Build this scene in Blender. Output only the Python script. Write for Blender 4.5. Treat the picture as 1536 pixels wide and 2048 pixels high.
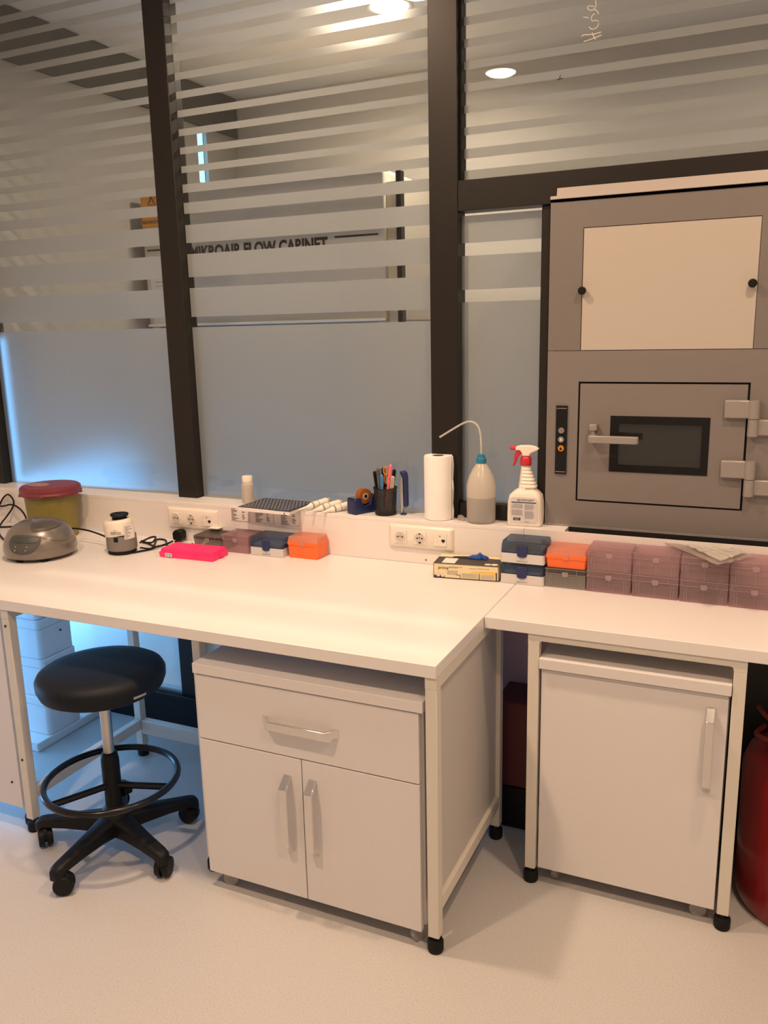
import bpy, bmesh, math, random
from mathutils import Vector, Matrix
random.seed(7)
for o in list(bpy.data.objects): bpy.data.objects.remove(o)
SC = bpy.context.scene
COL = SC.collection

# ---------------------------------------------------------------- camera
F_PX, YAW, PITCH, ROLL = 1669.8, 0.4287, 0.21664, -0.02269
cy, sy, cp, sp = math.cos(YAW), math.sin(YAW), math.cos(PITCH), math.sin(PITCH)
fwd = Vector((-sy*cp, cy*cp, -sp)); rgt = Vector((cy, sy, 0)); upv = rgt.cross(fwd)
c_, s_ = math.cos(ROLL), math.sin(ROLL)
R_ = c_*rgt + s_*upv; U_ = -s_*rgt + c_*upv
cam = bpy.data.cameras.new('camera'); cam_o = bpy.data.objects.new('camera', cam); COL.objects.link(cam_o)
cam.sensor_fit = 'HORIZONTAL'; cam.sensor_width = 36; cam.lens = 36*F_PX/1536
cam.clip_start = 0.02
cam_o.matrix_world = Matrix(((R_.x, U_.x, -fwd.x, 0.65826), (R_.y, U_.y, -fwd.y, -2.61889), (R_.z, U_.z, -fwd.z, 1.5659), (0, 0, 0, 1)))
SC.camera = cam_o
# ---------------------------------------------------------------- world, exposure, lights
w = bpy.data.worlds.new('world'); SC.world = w; w.use_nodes = True
w.node_tree.nodes['Background'].inputs[0].default_value = (.75, .85, 1, 1)
w.node_tree.nodes['Background'].inputs[1].default_value = .3
SC.view_settings.view_transform = 'Standard'; SC.view_settings.look = 'None'
SC.view_settings.gamma = 1; SC.view_settings.use_curve_mapping = False
SC.view_settings.exposure = 0.0
WARM = (1.0, .67, .435)
HA, HB = 2.95, 2.92          # ceiling heights of the two rooms
LAMPS_A = [(-.80, -1.0, 17.5), (.85, -1.0, 12), (-.812, -2.288, 20), (1.2, -2.3, 12)]
LAMPS_B = [(-.93, 1.03, 19), (.75, 1.03, 6)]
BLUE = (.17, .50, 1.0)
WIN_B, FILL_A = 6.5, 17    # brightness of the clean room window, then of the added blue pane
def lamp(x, y, z, P, col=WARM):
    l = bpy.data.lights.new('downlight_lamp', 'AREA'); l.shape = 'DISK'; l.size = .13; l.energy = P*math.pi/2.2
    l.color = col; l.spread = math.radians(165)
    o = bpy.data.objects.new('downlight_lamp', l); COL.objects.link(o); o.location = (x, y, z)
for x, y, P in LAMPS_A: lamp(x, y, HA-.012, P)
for x, y, P in LAMPS_B: lamp(x, y, HB-.012, P, (1.0, .77, .57))

# ---------------------------------------------------------------- materials
def newmat(name):
    m = bpy.data.materials.new(name); m.use_nodes = True
    return m, m.node_tree.nodes, m.node_tree.links
def mat(name, col, rough=.5, metal=0, noise=.03, scale=30, bump=0, bscale=300, spec=.5, coat=0, emit=None, es=0):
    m, N, L = newmat(name); b = N['Principled BSDF']
    b.inputs['Roughness'].default_value = rough; b.inputs['Metallic'].default_value = metal
    b.inputs['Specular IOR Level'].default_value = spec; b.inputs['Coat Weight'].default_value = coat
    tc = N.new('ShaderNodeTexCoord'); n = N.new('ShaderNodeTexNoise'); n.inputs['Scale'].default_value = scale
    n.inputs['Detail'].default_value = 4
    L.new(tc.outputs['Object'], n.inputs['Vector'])
    mx = N.new('ShaderNodeMix'); mx.data_type = 'RGBA'
    c = list(col)+[1]
    mx.inputs[6].default_value = [max(0, v*(1-noise)) for v in col]+[1]
    mx.inputs[7].default_value = [min(1, v*(1+noise)) for v in col]+[1]
    L.new(n.outputs['Fac'], mx.inputs[0]); L.new(mx.outputs[2], b.inputs['Base Color'])
    if bump:
        n2 = N.new('ShaderNodeTexNoise'); n2.inputs['Scale'].default_value = bscale; L.new(tc.outputs['Object'], n2.inputs['Vector'])
        bp = N.new('ShaderNodeBump'); bp.inputs['Strength'].default_value = bump; bp.inputs['Distance'].default_value = .001
        L.new(n2.outputs['Fac'], bp.inputs['Height']); L.new(bp.outputs[0], b.inputs['Normal'])
    if emit:
        b.inputs['Emission Color'].default_value = list(emit)+[1]; b.inputs['Emission Strength'].default_value = es
    return m
def plastic(name, col, alpha, rough=.25):
    """thin translucent plastic: part of the light passes straight through"""
    m, N, L = newmat(name); b = N['Principled BSDF']; out = N['Material Output']
    b.inputs['Base Color'].default_value = list(col)+[1]; b.inputs['Roughness'].default_value = rough
    t = N.new('ShaderNodeBsdfTransparent'); t.inputs[0].default_value = [min(1, .4+.6*v/max(col)) for v in col]+[1]
    tl = N.new('ShaderNodeBsdfTranslucent'); tl.inputs[0].default_value = list(col)+[1]
    m1 = N.new('ShaderNodeMixShader'); m1.inputs[0].default_value = .35; L.new(b.outputs[0], m1.inputs[1]); L.new(tl.outputs[0], m1.inputs[2])
    m2 = N.new('ShaderNodeMixShader'); m2.inputs[0].default_value = alpha; L.new(t.outputs[0], m2.inputs[1]); L.new(m1.outputs[0], m2.inputs[2])
    L.new(m2.outputs[0], out.inputs[0]); return m
def glassmat(name, tint=(.93, .95, .94)):
    m, N, L = newmat(name); out = N['Material Output']; N.remove(N['Principled BSDF'])
    t = N.new('ShaderNodeBsdfTransparent'); t.inputs[0].default_value = list(tint)+[1]
    g = N.new('ShaderNodeBsdfGlossy'); g.inputs['Roughness'].default_value = .01
    f = N.new('ShaderNodeFresnel'); gm = N.new('ShaderNodeNewGeometry'); io = N.new('ShaderNodeMapRange')
    io.inputs[3].default_value = 1.5; io.inputs[4].default_value = 1/1.5   # same weak reflection from either side of the thin sheet
    L.new(gm.outputs['Backfacing'], io.inputs[0]); L.new(io.outputs[0], f.inputs[0])
    mx = N.new('ShaderNodeMixShader'); L.new(f.outputs[0], mx.inputs[0]); L.new(t.outputs[0], mx.inputs[1]); L.new(g.outputs[0], mx.inputs[2])
    L.new(mx.outputs[0], out.inputs[0]); return m
def frostmat(name):
    m, N, L = newmat(name); out = N['Material Output']; b = N['Principled BSDF']
    b.inputs['Base Color'].default_value = (.36, .34, .31, 1); b.inputs['Roughness'].default_value = .6
    tl = N.new('ShaderNodeBsdfTranslucent'); tl.inputs[0].default_value = (.53, .51, .48, 1)
    rf = N.new('ShaderNodeBsdfRefraction'); rf.inputs['IOR'].default_value = 1.3; rf.inputs['Roughness'].default_value = .70; rf.inputs['Color'].default_value = (.72, .72, .72, 1)
    n = N.new('ShaderNodeTexNoise'); n.inputs['Scale'].default_value = 900
    bp = N.new('ShaderNodeBump'); bp.inputs['Strength'].default_value = .15; bp.inputs['Distance'].default_value = .0005
    L.new(n.outputs['Fac'], bp.inputs['Height']); L.new(bp.outputs[0], b.inputs['Normal'])
    a = N.new('ShaderNodeMixShader'); a.inputs[0].default_value = .36
    L.new(tl.outputs[0], a.inputs[1]); L.new(rf.outputs[0], a.inputs[2])
    c = N.new('ShaderNodeMixShader'); c.inputs[0].default_value = .16
    L.new(a.outputs[0], c.inputs[1]); L.new(b.outputs[0], c.inputs[2]); L.new(c.outputs[0], out.inputs[0]); return m
def emission(name, col, s):
    m, N, L = newmat(name); out = N['Material Output']; N.remove(N['Principled BSDF'])
    e = N.new('ShaderNodeEmission'); e.inputs[0].default_value = list(col)+[1]; e.inputs[1].default_value = s
    L.new(e.outputs[0], out.inputs[0]); return m

def floormat():
    m = mat('vinyl_floor', (.63, .60, .57), .42, noise=.04, scale=3); N = m.node_tree.nodes; L = m.node_tree.links
    b = N['Principled BSDF']; tc = N.new('ShaderNodeTexCoord')
    v = N.new('ShaderNodeTexNoise'); v.inputs['Scale'].default_value = 260; v.inputs['Detail'].default_value = 2; L.new(tc.outputs['Object'], v.inputs['Vector'])
    cr = N.new('ShaderNodeValToRGB'); cr.color_ramp.elements[0].position = .36; cr.color_ramp.elements[0].color = (.46, .455, .445, 1)
    cr.color_ramp.elements[1].position = .5; cr.color_ramp.elements[1].color = (.54, .53, .52, 1)
    L.new(v.outputs['Fac'], cr.inputs[0]); L.new(cr.outputs[0], b.inputs['Base Color']); return m
def meshcupmat():
    m, N, L = newmat('black_wire_mesh'); b = N['Principled BSDF']; out = N['Material Output']
    b.inputs['Base Color'].default_value = (.012, .012, .013, 1); b.inputs['Roughness'].default_value = .4
    tc = N.new('ShaderNodeTexCoord'); ck = N.new('ShaderNodeTexNoise'); ck.inputs['Scale'].default_value = 700
    L.new(tc.outputs['Object'], ck.inputs['Vector'])
    cr = N.new('ShaderNodeValToRGB'); cr.color_ramp.elements[0].position = .42; cr.color_ramp.elements[1].position = .44
    L.new(ck.outputs['Fac'], cr.inputs[0])
    t = N.new('ShaderNodeBsdfTransparent'); mx = N.new('ShaderNodeMixShader')
    L.new(cr.outputs[0], mx.inputs[0]); L.new(t.outputs[0], mx.inputs[1]); L.new(b.outputs[0], mx.inputs[2]); L.new(mx.outputs[0], out.inputs[0]); return m

M = {}
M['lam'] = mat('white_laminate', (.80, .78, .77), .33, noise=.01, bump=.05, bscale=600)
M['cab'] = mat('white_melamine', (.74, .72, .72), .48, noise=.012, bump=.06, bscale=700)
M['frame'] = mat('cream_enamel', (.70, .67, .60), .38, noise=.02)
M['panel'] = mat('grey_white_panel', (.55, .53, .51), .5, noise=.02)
M['ledge'] = mat('white_ledge_board', (.82, .79, .77), .3, noise=.01)
M['wall'] = mat('warm_white_paint', (.74, .72, .69), .7, noise=.02, bump=.1, bscale=200)
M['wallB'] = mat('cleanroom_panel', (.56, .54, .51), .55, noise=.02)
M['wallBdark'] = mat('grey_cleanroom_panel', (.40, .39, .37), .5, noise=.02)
M['bulk'] = mat('dark_green_grey_panel', (.10, .10, .085), .6, noise=.1, scale=6)
M['rose'] = mat('rose_brown_wall', (.60, .31, .27), .6, noise=.04)  # reddish brown tone of the lower right wall
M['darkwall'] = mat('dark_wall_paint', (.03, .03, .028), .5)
M['ceil'] = mat('ceiling_paint', (.78, .76, .73), .8, noise=.01)
M['floor'] = floormat()
M['alu'] = mat('dark_bronze_aluminium', (.018, .0155, .0135), .38, metal=.1, spec=.3, noise=.06, scale=60)
M['black'] = mat('black_plastic', (.006, .006, .007), .5, noise=.05, spec=.25)
M['blackrub'] = mat('black_rubber', (.007, .007, .007), .65, spec=.25)
M['blackmetal'] = mat('black_enamel_tube', (.008, .008, .010), .22, noise=.05, spec=.35)
M['seat'] = mat('black_vinyl_upholstery', (.006, .009, .015), .55, noise=.1, bump=.15, bscale=900, spec=.22)
M['chrome'] = mat('brushed_chrome', (.75, .73, .71), .14, metal=1)
M['steel'] = mat('steel', (.55, .53, .51), .3, metal=1)
M['graycaster'] = mat('grey_caster_plastic', (.33, .31, .29), .5)
M['pb'] = mat('grey_steel_enamel', (.22, .20, .19), .42, metal=.15, noise=.03)
M['pb2'] = mat('grey_steel_enamel_upper', (.20, .182, .172), .42, metal=.15, noise=.03)
M['pbh'] = mat('hinge_enamel', (.32, .295, .28), .35, metal=.2)
M['pbw'] = mat('cream_access_panel', (.47, .43, .38), .5, noise=.01)
M['flange'] = mat('pale_flange_enamel', (.42, .38, .35), .5, noise=.02)
M['seam'] = mat('black_seal', (.004, .004, .004), .7)
M['glass'] = glassmat('clear_glass')
M['pbglass'] = glassmat('tinted_glass', (.55, .6, .56))
M['film'] = frostmat('frosted_film')
M['flow'] = mat('pale_cabinet_enamel', (.62, .58, .51), .4, noise=.01)
M['black_ink'] = mat('black_ink', (.008, .008, .008), .6)
M['ink'] = mat('dark_blue_ink', (.02, .025, .08), .6)
M['greyink'] = mat('grey_print', (.36, .35, .36), .7)
M['orange_sign'] = mat('orange_sign_vinyl', (.85, .36, .04), .5)
M['paper'] = mat('white_paper', (.80, .78, .76), .7)
M['paperk'] = mat('paper_towel_tissue', (.90, .88, .85), .9, noise=.02, bump=.5, bscale=160)
M['card'] = mat('brown_cardboard_core', (.12, .06, .04), .8)
M['styro'] = mat('white_polystyrene', (.85, .86, .87), .7, noise=.02, bump=.4, bscale=250)
M['silver'] = mat('silver_grey_paint', (.21, .185, .165), .30, metal=.45, noise=.02, coat=.5)
M['silverd'] = mat('dark_silver_lid', (.13, .115, .10), .25, metal=.4, coat=.5)
M['greypanel'] = mat('dark_grey_keypad', (.075, .075, .072), .6)
M['display'] = mat('lcd_display', (.05, .06, .055), .45)
M['yellowbin'] = plastic('yellow_polypropylene', (.38, .32, .09), .93, .4)
M['redlid'] = mat('rose_red_plastic', (.20, .032, .045), .4, noise=.04)
M['pinklid'] = mat('pale_lid_flap', (.34, .20, .16), .5)
M['vortg'] = mat('grey_vortex_plastic', (.20, .18, .17), .5)
M['vortw'] = mat('ivory_plastic', (.80, .74, .64), .45)
M['pink'] = mat('neon_pink_plastic', (1.0, .03, .20), .4, noise=.02, emit=None)
M['tp'] = plastic('pink_tinted_polypropylene', (.60, .50, .52), .26)
M['rib'] = plastic('box_rib_plastic', (.62, .52, .54), .5)
M['ribg'] = plastic('grey_box_rib_plastic', (.55, .53, .51), .5)
M['tg'] = plastic('grey_tinted_polypropylene', (.56, .54, .52), .30)
M['tgd'] = plastic('dark_smoke_lid', (.13, .11, .11), .7)
M['to'] = mat('orange_plastic', (.90, .16, .03), .35, noise=.03)
M['tol'] = plastic('clear_orange_lid', (.85, .50, .38), .55)
M['epw'] = mat('pale_grey_plastic', (.62, .60, .59), .45)
M['epb'] = plastic('smoky_blue_lid', (.07, .10, .16), .66, .12)
M['navy'] = mat('navy_plastic', (.012, .022, .10), .35)
M['olive'] = mat('yellow_insert', (.55, .45, .06), .6)
M['cream'] = mat('cream_card', (.80, .70, .44), .6, noise=.03)
M['yprint'] = mat('yellow_print', (.80, .55, .10), .6)
M['darkprint'] = mat('dark_grey_print', (.05, .045, .045), .6)
M['glove'] = mat('blue_nitrile', (.02, .08, .38), .4)
M['water_pl'] = plastic('milky_polyethylene', (.80, .75, .67), .86, .22)
M['water_lo'] = plastic('milky_polyethylene_filled', (.58, .56, .53), .88, .2)
M['bluecap'] = mat('teal_blue_plastic', (.02, .20, .36), .4)
M['tube'] = plastic('clear_tube', (.85, .84, .80), .6, .15)
M['whitepl'] = mat('white_plastic', (.85, .79, .70), .35, noise=.01)
M['redpl'] = mat('red_plastic', (.60, .02, .04), .35)
M['labelw'] = mat('pale_label', (.68, .66, .66), .5)
M['socket'] = mat('white_socket_plastic', (.82, .77, .70), .3, noise=.01)
M['socketin'] = mat('socket_recess', (.60, .55, .49), .4)
M['hole'] = mat('dark_hole', (.01, .01, .01), .8)
M['darkcover'] = mat('dark_navy_cover', (.012, .014, .035), .4)
M['meshcup'] = meshcupmat()
M['brown'] = plastic('amber_tape', (.50, .16, .04), .9)
M['amber'] = mat('amber_handle', (.60, .22, .01), .3)
M['bluepen'] = mat('blue_pen_plastic', (.06, .25, .50), .4)
M['pinkpen'] = mat('pink_pen_plastic', (.95, .18, .25), .4)
M['greypen'] = mat('grey_pen_plastic', (.10, .10, .12), .35)
M['beigepen'] = mat('beige_pen_plastic', (.50, .42, .30), .4)
M['redext'] = mat('red_enamel', (.20, .006, .007), .3, coat=.2)
M['darkred'] = mat('dark_red_shade', (.10, .010, .012), .5)  # shade on the lower wall put into the colour
M['hose'] = mat('dark_red_hose', (.16, .015, .02), .5)
M['bag'] = plastic('clear_crumpled_film', (.60, .56, .55), .45, .2)
M['white_marker'] = mat('white_marker_ink', (.8, .72, .64), .8)
M['lens'] = emission('downlight_lens', (1, .85, .68), 26)
M['daylight'] = emission('daylight_pane', BLUE, WIN_B)
M['fillC'] = emission('blue_fill_far', BLUE, WIN_B*.28)  # glow of the added far pane
M['fillA'] = emission('blue_fill_low', (.20, .52, 1), FILL_A)  # glow of the added left pane
M['daylightS'] = emission('daylight_slit', (.35, .75, 1.0), 2.4)

# ---------------------------------------------------------------- mesh builder
class MB:
    def __init__(s): s.bm = bmesh.new()
    def box(s, x0, x1, y0, y1, z0, z1):
        v = [s.bm.verts.new(p) for p in ((x0,y0,z0),(x1,y0,z0),(x1,y1,z0),(x0,y1,z0),(x0,y0,z1),(x1,y0,z1),(x1,y1,z1),(x0,y1,z1))]
        for f in ((3,2,1,0),(4,5,6,7),(0,1,5,4),(1,2,6,5),(2,3,7,6),(3,0,4,7)): s.bm.faces.new([v[i] for i in f])
        return s
    def quad(s, *pts): s.bm.faces.new([s.bm.verts.new(p) for p in pts]); return s
    def loft(s, rings, caps=True, closed=True):
        R = [[s.bm.verts.new(p) for p in r] for r in rings]
        for a, b in zip(R, R[1:]):
            n = len(a)
            for i in range(n if closed else n-1):
                s.bm.faces.new((a[i], a[(i+1) % n], b[(i+1) % n], b[i]))
        if caps:
            s.bm.faces.new(R[0][::-1]); s.bm.faces.new(R[-1])
        return s
    def lathe(s, prof, c=(0, 0, 0), seg=32, a0=0, caps=True, sx=1, sy=1):
        rings = []
        for r, z in prof:
            r = max(r, 1e-4)
            rings.append([(c[0]+sx*r*math.cos(2*math.pi*i/seg+a0), c[1]+sy*r*math.sin(2*math.pi*i/seg+a0), c[2]+z) for i in range(seg)])
        return s.loft(rings, caps)
    def cyl(s, p0, p1, r0, r1=None, seg=20, caps=True):
        r1 = r0 if r1 is None else r1
        p0, p1 = Vector(p0), Vector(p1); d = (p1-p0).normalized()
        u = d.orthogonal().normalized(); v = d.cross(u)
        rings = [[tuple(p+r*(math.cos(2*math.pi*i/seg)*u+math.sin(2*math.pi*i/seg)*v)) for i in range(seg)] for p, r in ((p0, r0), (p1, r1))]
        return s.loft(rings, caps)
    def prism(s, poly, axis, a, b):
        """poly in the plane normal to axis (x:(y,z) y:(x,z) z:(x,y)) extruded from a to b"""
        def P(q, t): return {'x': (t, q[0], q[1]), 'y': (q[0], t, q[1]), 'z': (q[0], q[1], t)}[axis]
        return s.loft([[P(q, a) for q in poly], [P(q, b) for q in poly]])
    def tube(s, pts, r, seg=8, smooth=6, closed=False):
        pts = [Vector(p) for p in pts]
        if smooth and len(pts) > 2:
            out = []; n = len(pts)
            for i in range(n if closed else n-1):
                g = lambda k: pts[k % n] if closed else pts[min(max(k, 0), n-1)]
                p0, p1, p2, p3 = g(i-1), g(i), g(i+1), g(i+2)
                for k in range(smooth):
                    t = k/smooth
                    out.append(.5*((2*p1)+(p2-p0)*t+(2*p0-5*p1+4*p2-p3)*t*t+(3*p1-p0-3*p2+p3)*t**3))
            if not closed: out.append(pts[-1])
            pts = out
        n = len(pts); rings = []; u = None
        for i, p in enumerate(pts):
            if closed: d = (pts[(i+1) % n]-pts[i-1]).normalized()
            else: d = (pts[min(i+1, n-1)]-pts[max(i-1, 0)]).normalized()
            u = d.orthogonal().normalized() if u is None else (u-d*u.dot(d)).normalized()
            v = d.cross(u)
            rr = r[min(i*len(r)//n, len(r)-1)] if isinstance(r, (list, tuple)) else r
            rings.append([tuple(p+rr*(math.cos(2*math.pi*k/seg)*u+math.sin(2*math.pi*k/seg)*v)) for k in range(seg)])
        if closed: rings.append(rings[0]); s.loft(rings, caps=False); bmesh.ops.remove_doubles(s.bm, verts=s.bm.verts, dist=1e-6)
        else: s.loft(rings)
        return s
def rrect(x0, x1, y0, y1, r, n=4):
    pts = []
    for cx, cy_, a in ((x1-r, y0+r, -90), (x1-r, y1-r, 0), (x0+r, y1-r, 90), (x0+r, y0+r, 180)):
        for k in range(n+1):
            t = math.radians(a+90*k/n); pts.append((cx+r*math.cos(t), cy_+r*math.sin(t)))
    return pts
def origin_of(p):
    while p.parent: p = p.parent
    return p
def mk(name, mb, m, parent=None, world=True, bevel=0, smooth=False, label=None, seg=2, z=None):
    me = bpy.data.meshes.new(name); bm = mb.bm
    len(bm.faces) > 1 and bmesh.ops.recalc_face_normals(bm, faces=bm.faces)
    bm.to_mesh(me); bm.free()
    me.materials.append(M[m])
    o = bpy.data.objects.new(name, me); COL.objects.link(o)
    if parent:
        o.parent = parent
        if world and parent.parent is None: o.location = -Vector(parent.location)
    if bevel:
        b = o.modifiers.new('bevel', 'BEVEL'); b.width = bevel; b.segments = seg; b.limit_method = 'ANGLE'; b.angle_limit = math.radians(40)
    if smooth or bevel:
        for f in me.polygons: f.use_smooth = True
        try: me.set_sharp_from_angle(angle=math.radians(38))
        except Exception: pass
    if label: o['label'] = label
    return o
def thing(name, label, cat, loc=(0, 0, 0), rot=0, group=None, kind=None):
    o = bpy.data.objects.new(name, None); COL.objects.link(o); o.location = loc; o.rotation_euler = (0, 0, rot)
    o.empty_display_size = .05
    return tag(o, label, cat, group, kind)
def tag(o, label, cat, group=None, kind=None):
    o['label'] = label; o['category'] = cat
    if group: o['group'] = group
    if kind: o['kind'] = kind
    return o
def struct(name, mb, m, label, cat, **k):
    return tag(mk(name, mb, m, None, **k), label, cat, kind='structure')
def copy_tree(o, loc, rz=None, label=None):
    def cp(a, par):
        c = a.copy(); COL.objects.link(c); c.parent = par
        for ch in list(a.children):
            if ch.name in COL.objects: cp(ch, c)
        return c
    r = cp(o, None); r.location = loc
    if rz is not None: r.rotation_euler = (0, 0, rz)
    if label: r['label'] = label
    return r
def lettering(body, size, m, parent, loc, rot=(math.pi/2, 0, 0), align='CENTER', bend=None, name='lettering', world=True, sx=1, bold=0):
    cu = bpy.data.curves.new('t', 'FONT'); cu.body = body; cu.size = size; cu.align_x = align; cu.align_y = 'CENTER'
    cu.extrude = 0.0002; cu.offset = bold
    t = bpy.data.objects.new('t', cu); COL.objects.link(t); bpy.context.view_layer.update()
    me = bpy.data.meshes.new_from_object(t.evaluated_get(bpy.context.evaluated_depsgraph_get()))
    bpy.data.objects.remove(t)
    RM = Matrix.Translation(loc) @ (Matrix.Rotation(rot[2], 4, 'Z') @ Matrix.Rotation(rot[1], 4, 'Y') @ Matrix.Rotation(rot[0], 4, 'X'))
    for v in me.vertices:
        p = v.co; p.x *= sx
        if bend: # wrap round a vertical cylinder of radius bend[0], centre at local origin, azimuth bend[1]
            a = bend[1]+p.x/bend[0]; rr = bend[0]+p.z
            v.co = Vector((rr*math.cos(a), rr*math.sin(a), bend[2]+p.y))
        else: v.co = RM @ p
    me.materials.clear(); me.materials.append(M[m])
    o = bpy.data.objects.new(name, me); COL.objects.link(o); o.parent = parent
    if world and parent.parent is None: o.location = -Vector(parent.location)
    return o
def wrap_patch(mb, r, a0, a1, z0, z1, n=8, t=.0006):
    """thin sticker wrapped round a vertical cylinder"""
    rings = []
    for k in range(n+1):
        a = a0+(a1-a0)*k/n; c, s2 = math.cos(a), math.sin(a)
        rings.append([(r*c, r*s2, z0), ((r+t)*c, (r+t)*s2, z0), ((r+t)*c, (r+t)*s2, z1), (r*c, r*s2, z1)])
    return mb.loft(rings)

# ================================================================= ROOM SHELL
struct('floor', MB().box(-3.0, 2.4, -4.5, 1.95, -.05, 0), 'floor', 'pale speckled vinyl floor under benches and stool', 'floor')
struct('ceiling', MB().box(-3.0, 2.4, -4.5, .06, HA, HA+.05), 'ceil', 'white ceiling above the work benches', 'ceiling')
struct('ceiling_back', MB().box(-2.35, 1.9, .06, 1.95, HB, HB+.05), 'ceil', 'ceiling of the room behind the glass', 'ceiling')
struct('wall_right', MB().box(2.4, 2.45, -4.5, .06, 0, HA+.05), 'wall', 'white wall at the right of the laboratory', 'wall')
struct('wall_front', MB().box(-3.0, 2.4, -4.55, -4.5, 0, HA+.05), 'wall', 'white wall behind the viewpoint', 'wall')
struct('wall_left', MB().box(-3.05, -3.0, -4.5, .06, .62, HA+.05).box(-3.05, -3.0, -4.5, -1.20, 0, .62), 'wall', 'white wall at the left of the laboratory', 'wall')
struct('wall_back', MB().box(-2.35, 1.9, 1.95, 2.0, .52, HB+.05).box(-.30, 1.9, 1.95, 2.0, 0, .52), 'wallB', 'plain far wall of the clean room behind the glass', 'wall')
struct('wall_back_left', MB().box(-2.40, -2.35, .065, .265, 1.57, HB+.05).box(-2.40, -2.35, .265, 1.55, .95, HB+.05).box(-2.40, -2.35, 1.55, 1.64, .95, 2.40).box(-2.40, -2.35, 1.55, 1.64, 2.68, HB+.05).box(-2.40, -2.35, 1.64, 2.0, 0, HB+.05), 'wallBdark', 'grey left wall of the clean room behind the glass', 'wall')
struct('wall_back_right', MB().box(1.9, 1.95, .06, 2.0, 0, HB+.05), 'wallB', 'right wall of the clean room behind the glass', 'wall')

# clean room daylight windows; blue panes in far and left walls are added
w6 = thing('window_6', 'low bright blue daylight window beside the clean room floor', 'window', (-2.38, .8, 0), kind='structure')
mk('pane', MB().quad((-2.385, .07, .02), (-2.385, 1.63, .02), (-2.385, 1.63, .94), (-2.385, .07, .94)), 'daylight', w6)
mk('pane', MB().quad((-2.385, .07, .941), (-2.385, .13, .941), (-2.385, .13, 1.56), (-2.385, .07, 1.56)), 'daylight', w6)
mk('window_frame', MB().box(-2.40, -2.36, .065, 1.64, 0, .02), 'alu', w6)
w9 = thing('window_9', 'added low blue light pane along the far wall', 'window', (-1.3, 1.97, 0), kind='structure')  # added light source, brings blue to the lower frosted glass
mk('pane', MB().quad((-2.35, 1.97, .02), (-.30, 1.97, .02), (-.30, 1.97, .52), (-2.35, 1.97, .52)), 'fillC', w9)
mk('window_frame', MB().box(-2.35, -.30, 1.951, 1.965, 0, .02), 'alu', w9)
w7 = thing('window_7', 'narrow glowing window slit high at the clean room corner', 'window', (-2.35, 1.6, 2.4), kind='structure')
mk('pane', MB().quad((-2.375, 1.555, 2.40), (-2.375, 1.635, 2.40), (-2.375, 1.635, 2.68), (-2.375, 1.555, 2.68)), 'daylightS', w7)
mk('window_frame', MB().box(-2.349, -2.338, 1.55, 1.60, 2.70, 2.84), 'black', w7)
w8 = thing('window_8', 'added low blue light pane left of the benches', 'window', (-3.0, -.9, 0), kind='structure')  # added light source out of view, blue onto the boxes under the bench
mk('pane', MB().quad((-3.03, -1.20, .02), (-3.03, .03, .02), (-3.03, .03, .62), (-3.03, -1.20, .62)), 'fillA', w8)
mk('window_frame', MB().box(-3.04, -2.99, -1.20, .06, 0, .02), 'alu', w8)

struct('trim_10', MB().box(-2.349, -2.335, .10, 1.94, 2.70, 2.915), 'bulk', 'dark band under the ceiling of the room behind the glass', 'trim')
# ---- glass partition: mullions, transom, panes with frosted stripes
def profile_post(n, x0, x1, z0, z1, label, y0=-.03, y1=.045):
    return struct('trim_%d' % n, MB().box(x0, x1, y0, y1, z0, z1), 'alu', label, 'window frame', bevel=.002)
profile_post(1, -2.46, -2.345, .14, HA, 'dark bronze window post at the far left edge')
profile_post(2, -1.408, -1.318, .14, HA, 'leaning-looking dark bronze post between the two large frosted panes')
profile_post(3, -.345, -.2512, .14, HA, 'thick dark bronze post right of the large middle pane')
profile_post(4, .011, .0385, .94, 1.9155, 'slim dark bronze post left of the grey pass-through hatch', y0=-.015)
struct('trim_5', MB().box(-.2512, 1.9, -.028, .045, 1.9155, 2.0056), 'alu', 'dark bronze transom above the grey hatch', 'window frame', bevel=.002)
struct('trim_6', MB().box(-.2512, .011, -.02, .04, .939, .99), 'alu', 'dark bronze bottom rail of the narrow pane', 'window frame', bevel=.002)
# slim inner bead beside the thick post
struct('trim_7', MB().box(-.2512, -.243, -.012, .03, 2.0056, HA), 'black', 'thin black gasket right of the thick post, upper pane', 'window frame')
STR = [(2.925, 2.95), (2.864, 2.888), (2.803, 2.827), (2.742, 2.766), (2.681, 2.705), (2.62, 2.644), (2.559, 2.583), (2.498, 2.522), (2.437, 2.461), (2.376, 2.400), (2.315, 2.338), (2.253, 2.276), (2.192, 2.215), (2.129, 2.152),
       (2.061, 2.090), (1.989, 2.027), (1.887, 1.950), (1.766, 1.848), (1.623, 1.727)]
def pane(n, x0, x1, z0, z1, off, solid, label, y=.008):
    t = thing('window_%d' % n, label, 'window', ((x0+x1)/2, y, z0), kind='structure')
    mk('glass_pane', MB().box(x0, x1, y-.003, y+.003, z0, z1), 'glass', t)
    yy = y+.0036
    for a, b in STR:
        a, b = max(a+off, z0), min(b+off, z1)
        if b-a > .003: mk('film_stripe', MB().quad((x0, yy, a), (x1, yy, a), (x1, yy, b), (x0, yy, b)), 'film', t)
    if solid > z0: mk('frosted_film', MB().quad((x0, yy, z0), (x1, yy, z0), (x1, yy, solid), (x0, yy, solid)), 'film', t)
    return t
pane(1, -2.345, -1.408, .938, HA, 0, 1.585, 'large left glass pane with fading frosted stripes behind the yellow bin')
pane(2, -1.318, -.345, .938, HA, 0, 1.585, 'large middle glass pane with frosted stripes in front of the flow cabinet')
pane(10, -3.0, -2.46, .938, HA, 0, 1.585, 'outermost left frosted glass pane left of the corner post')
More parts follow.
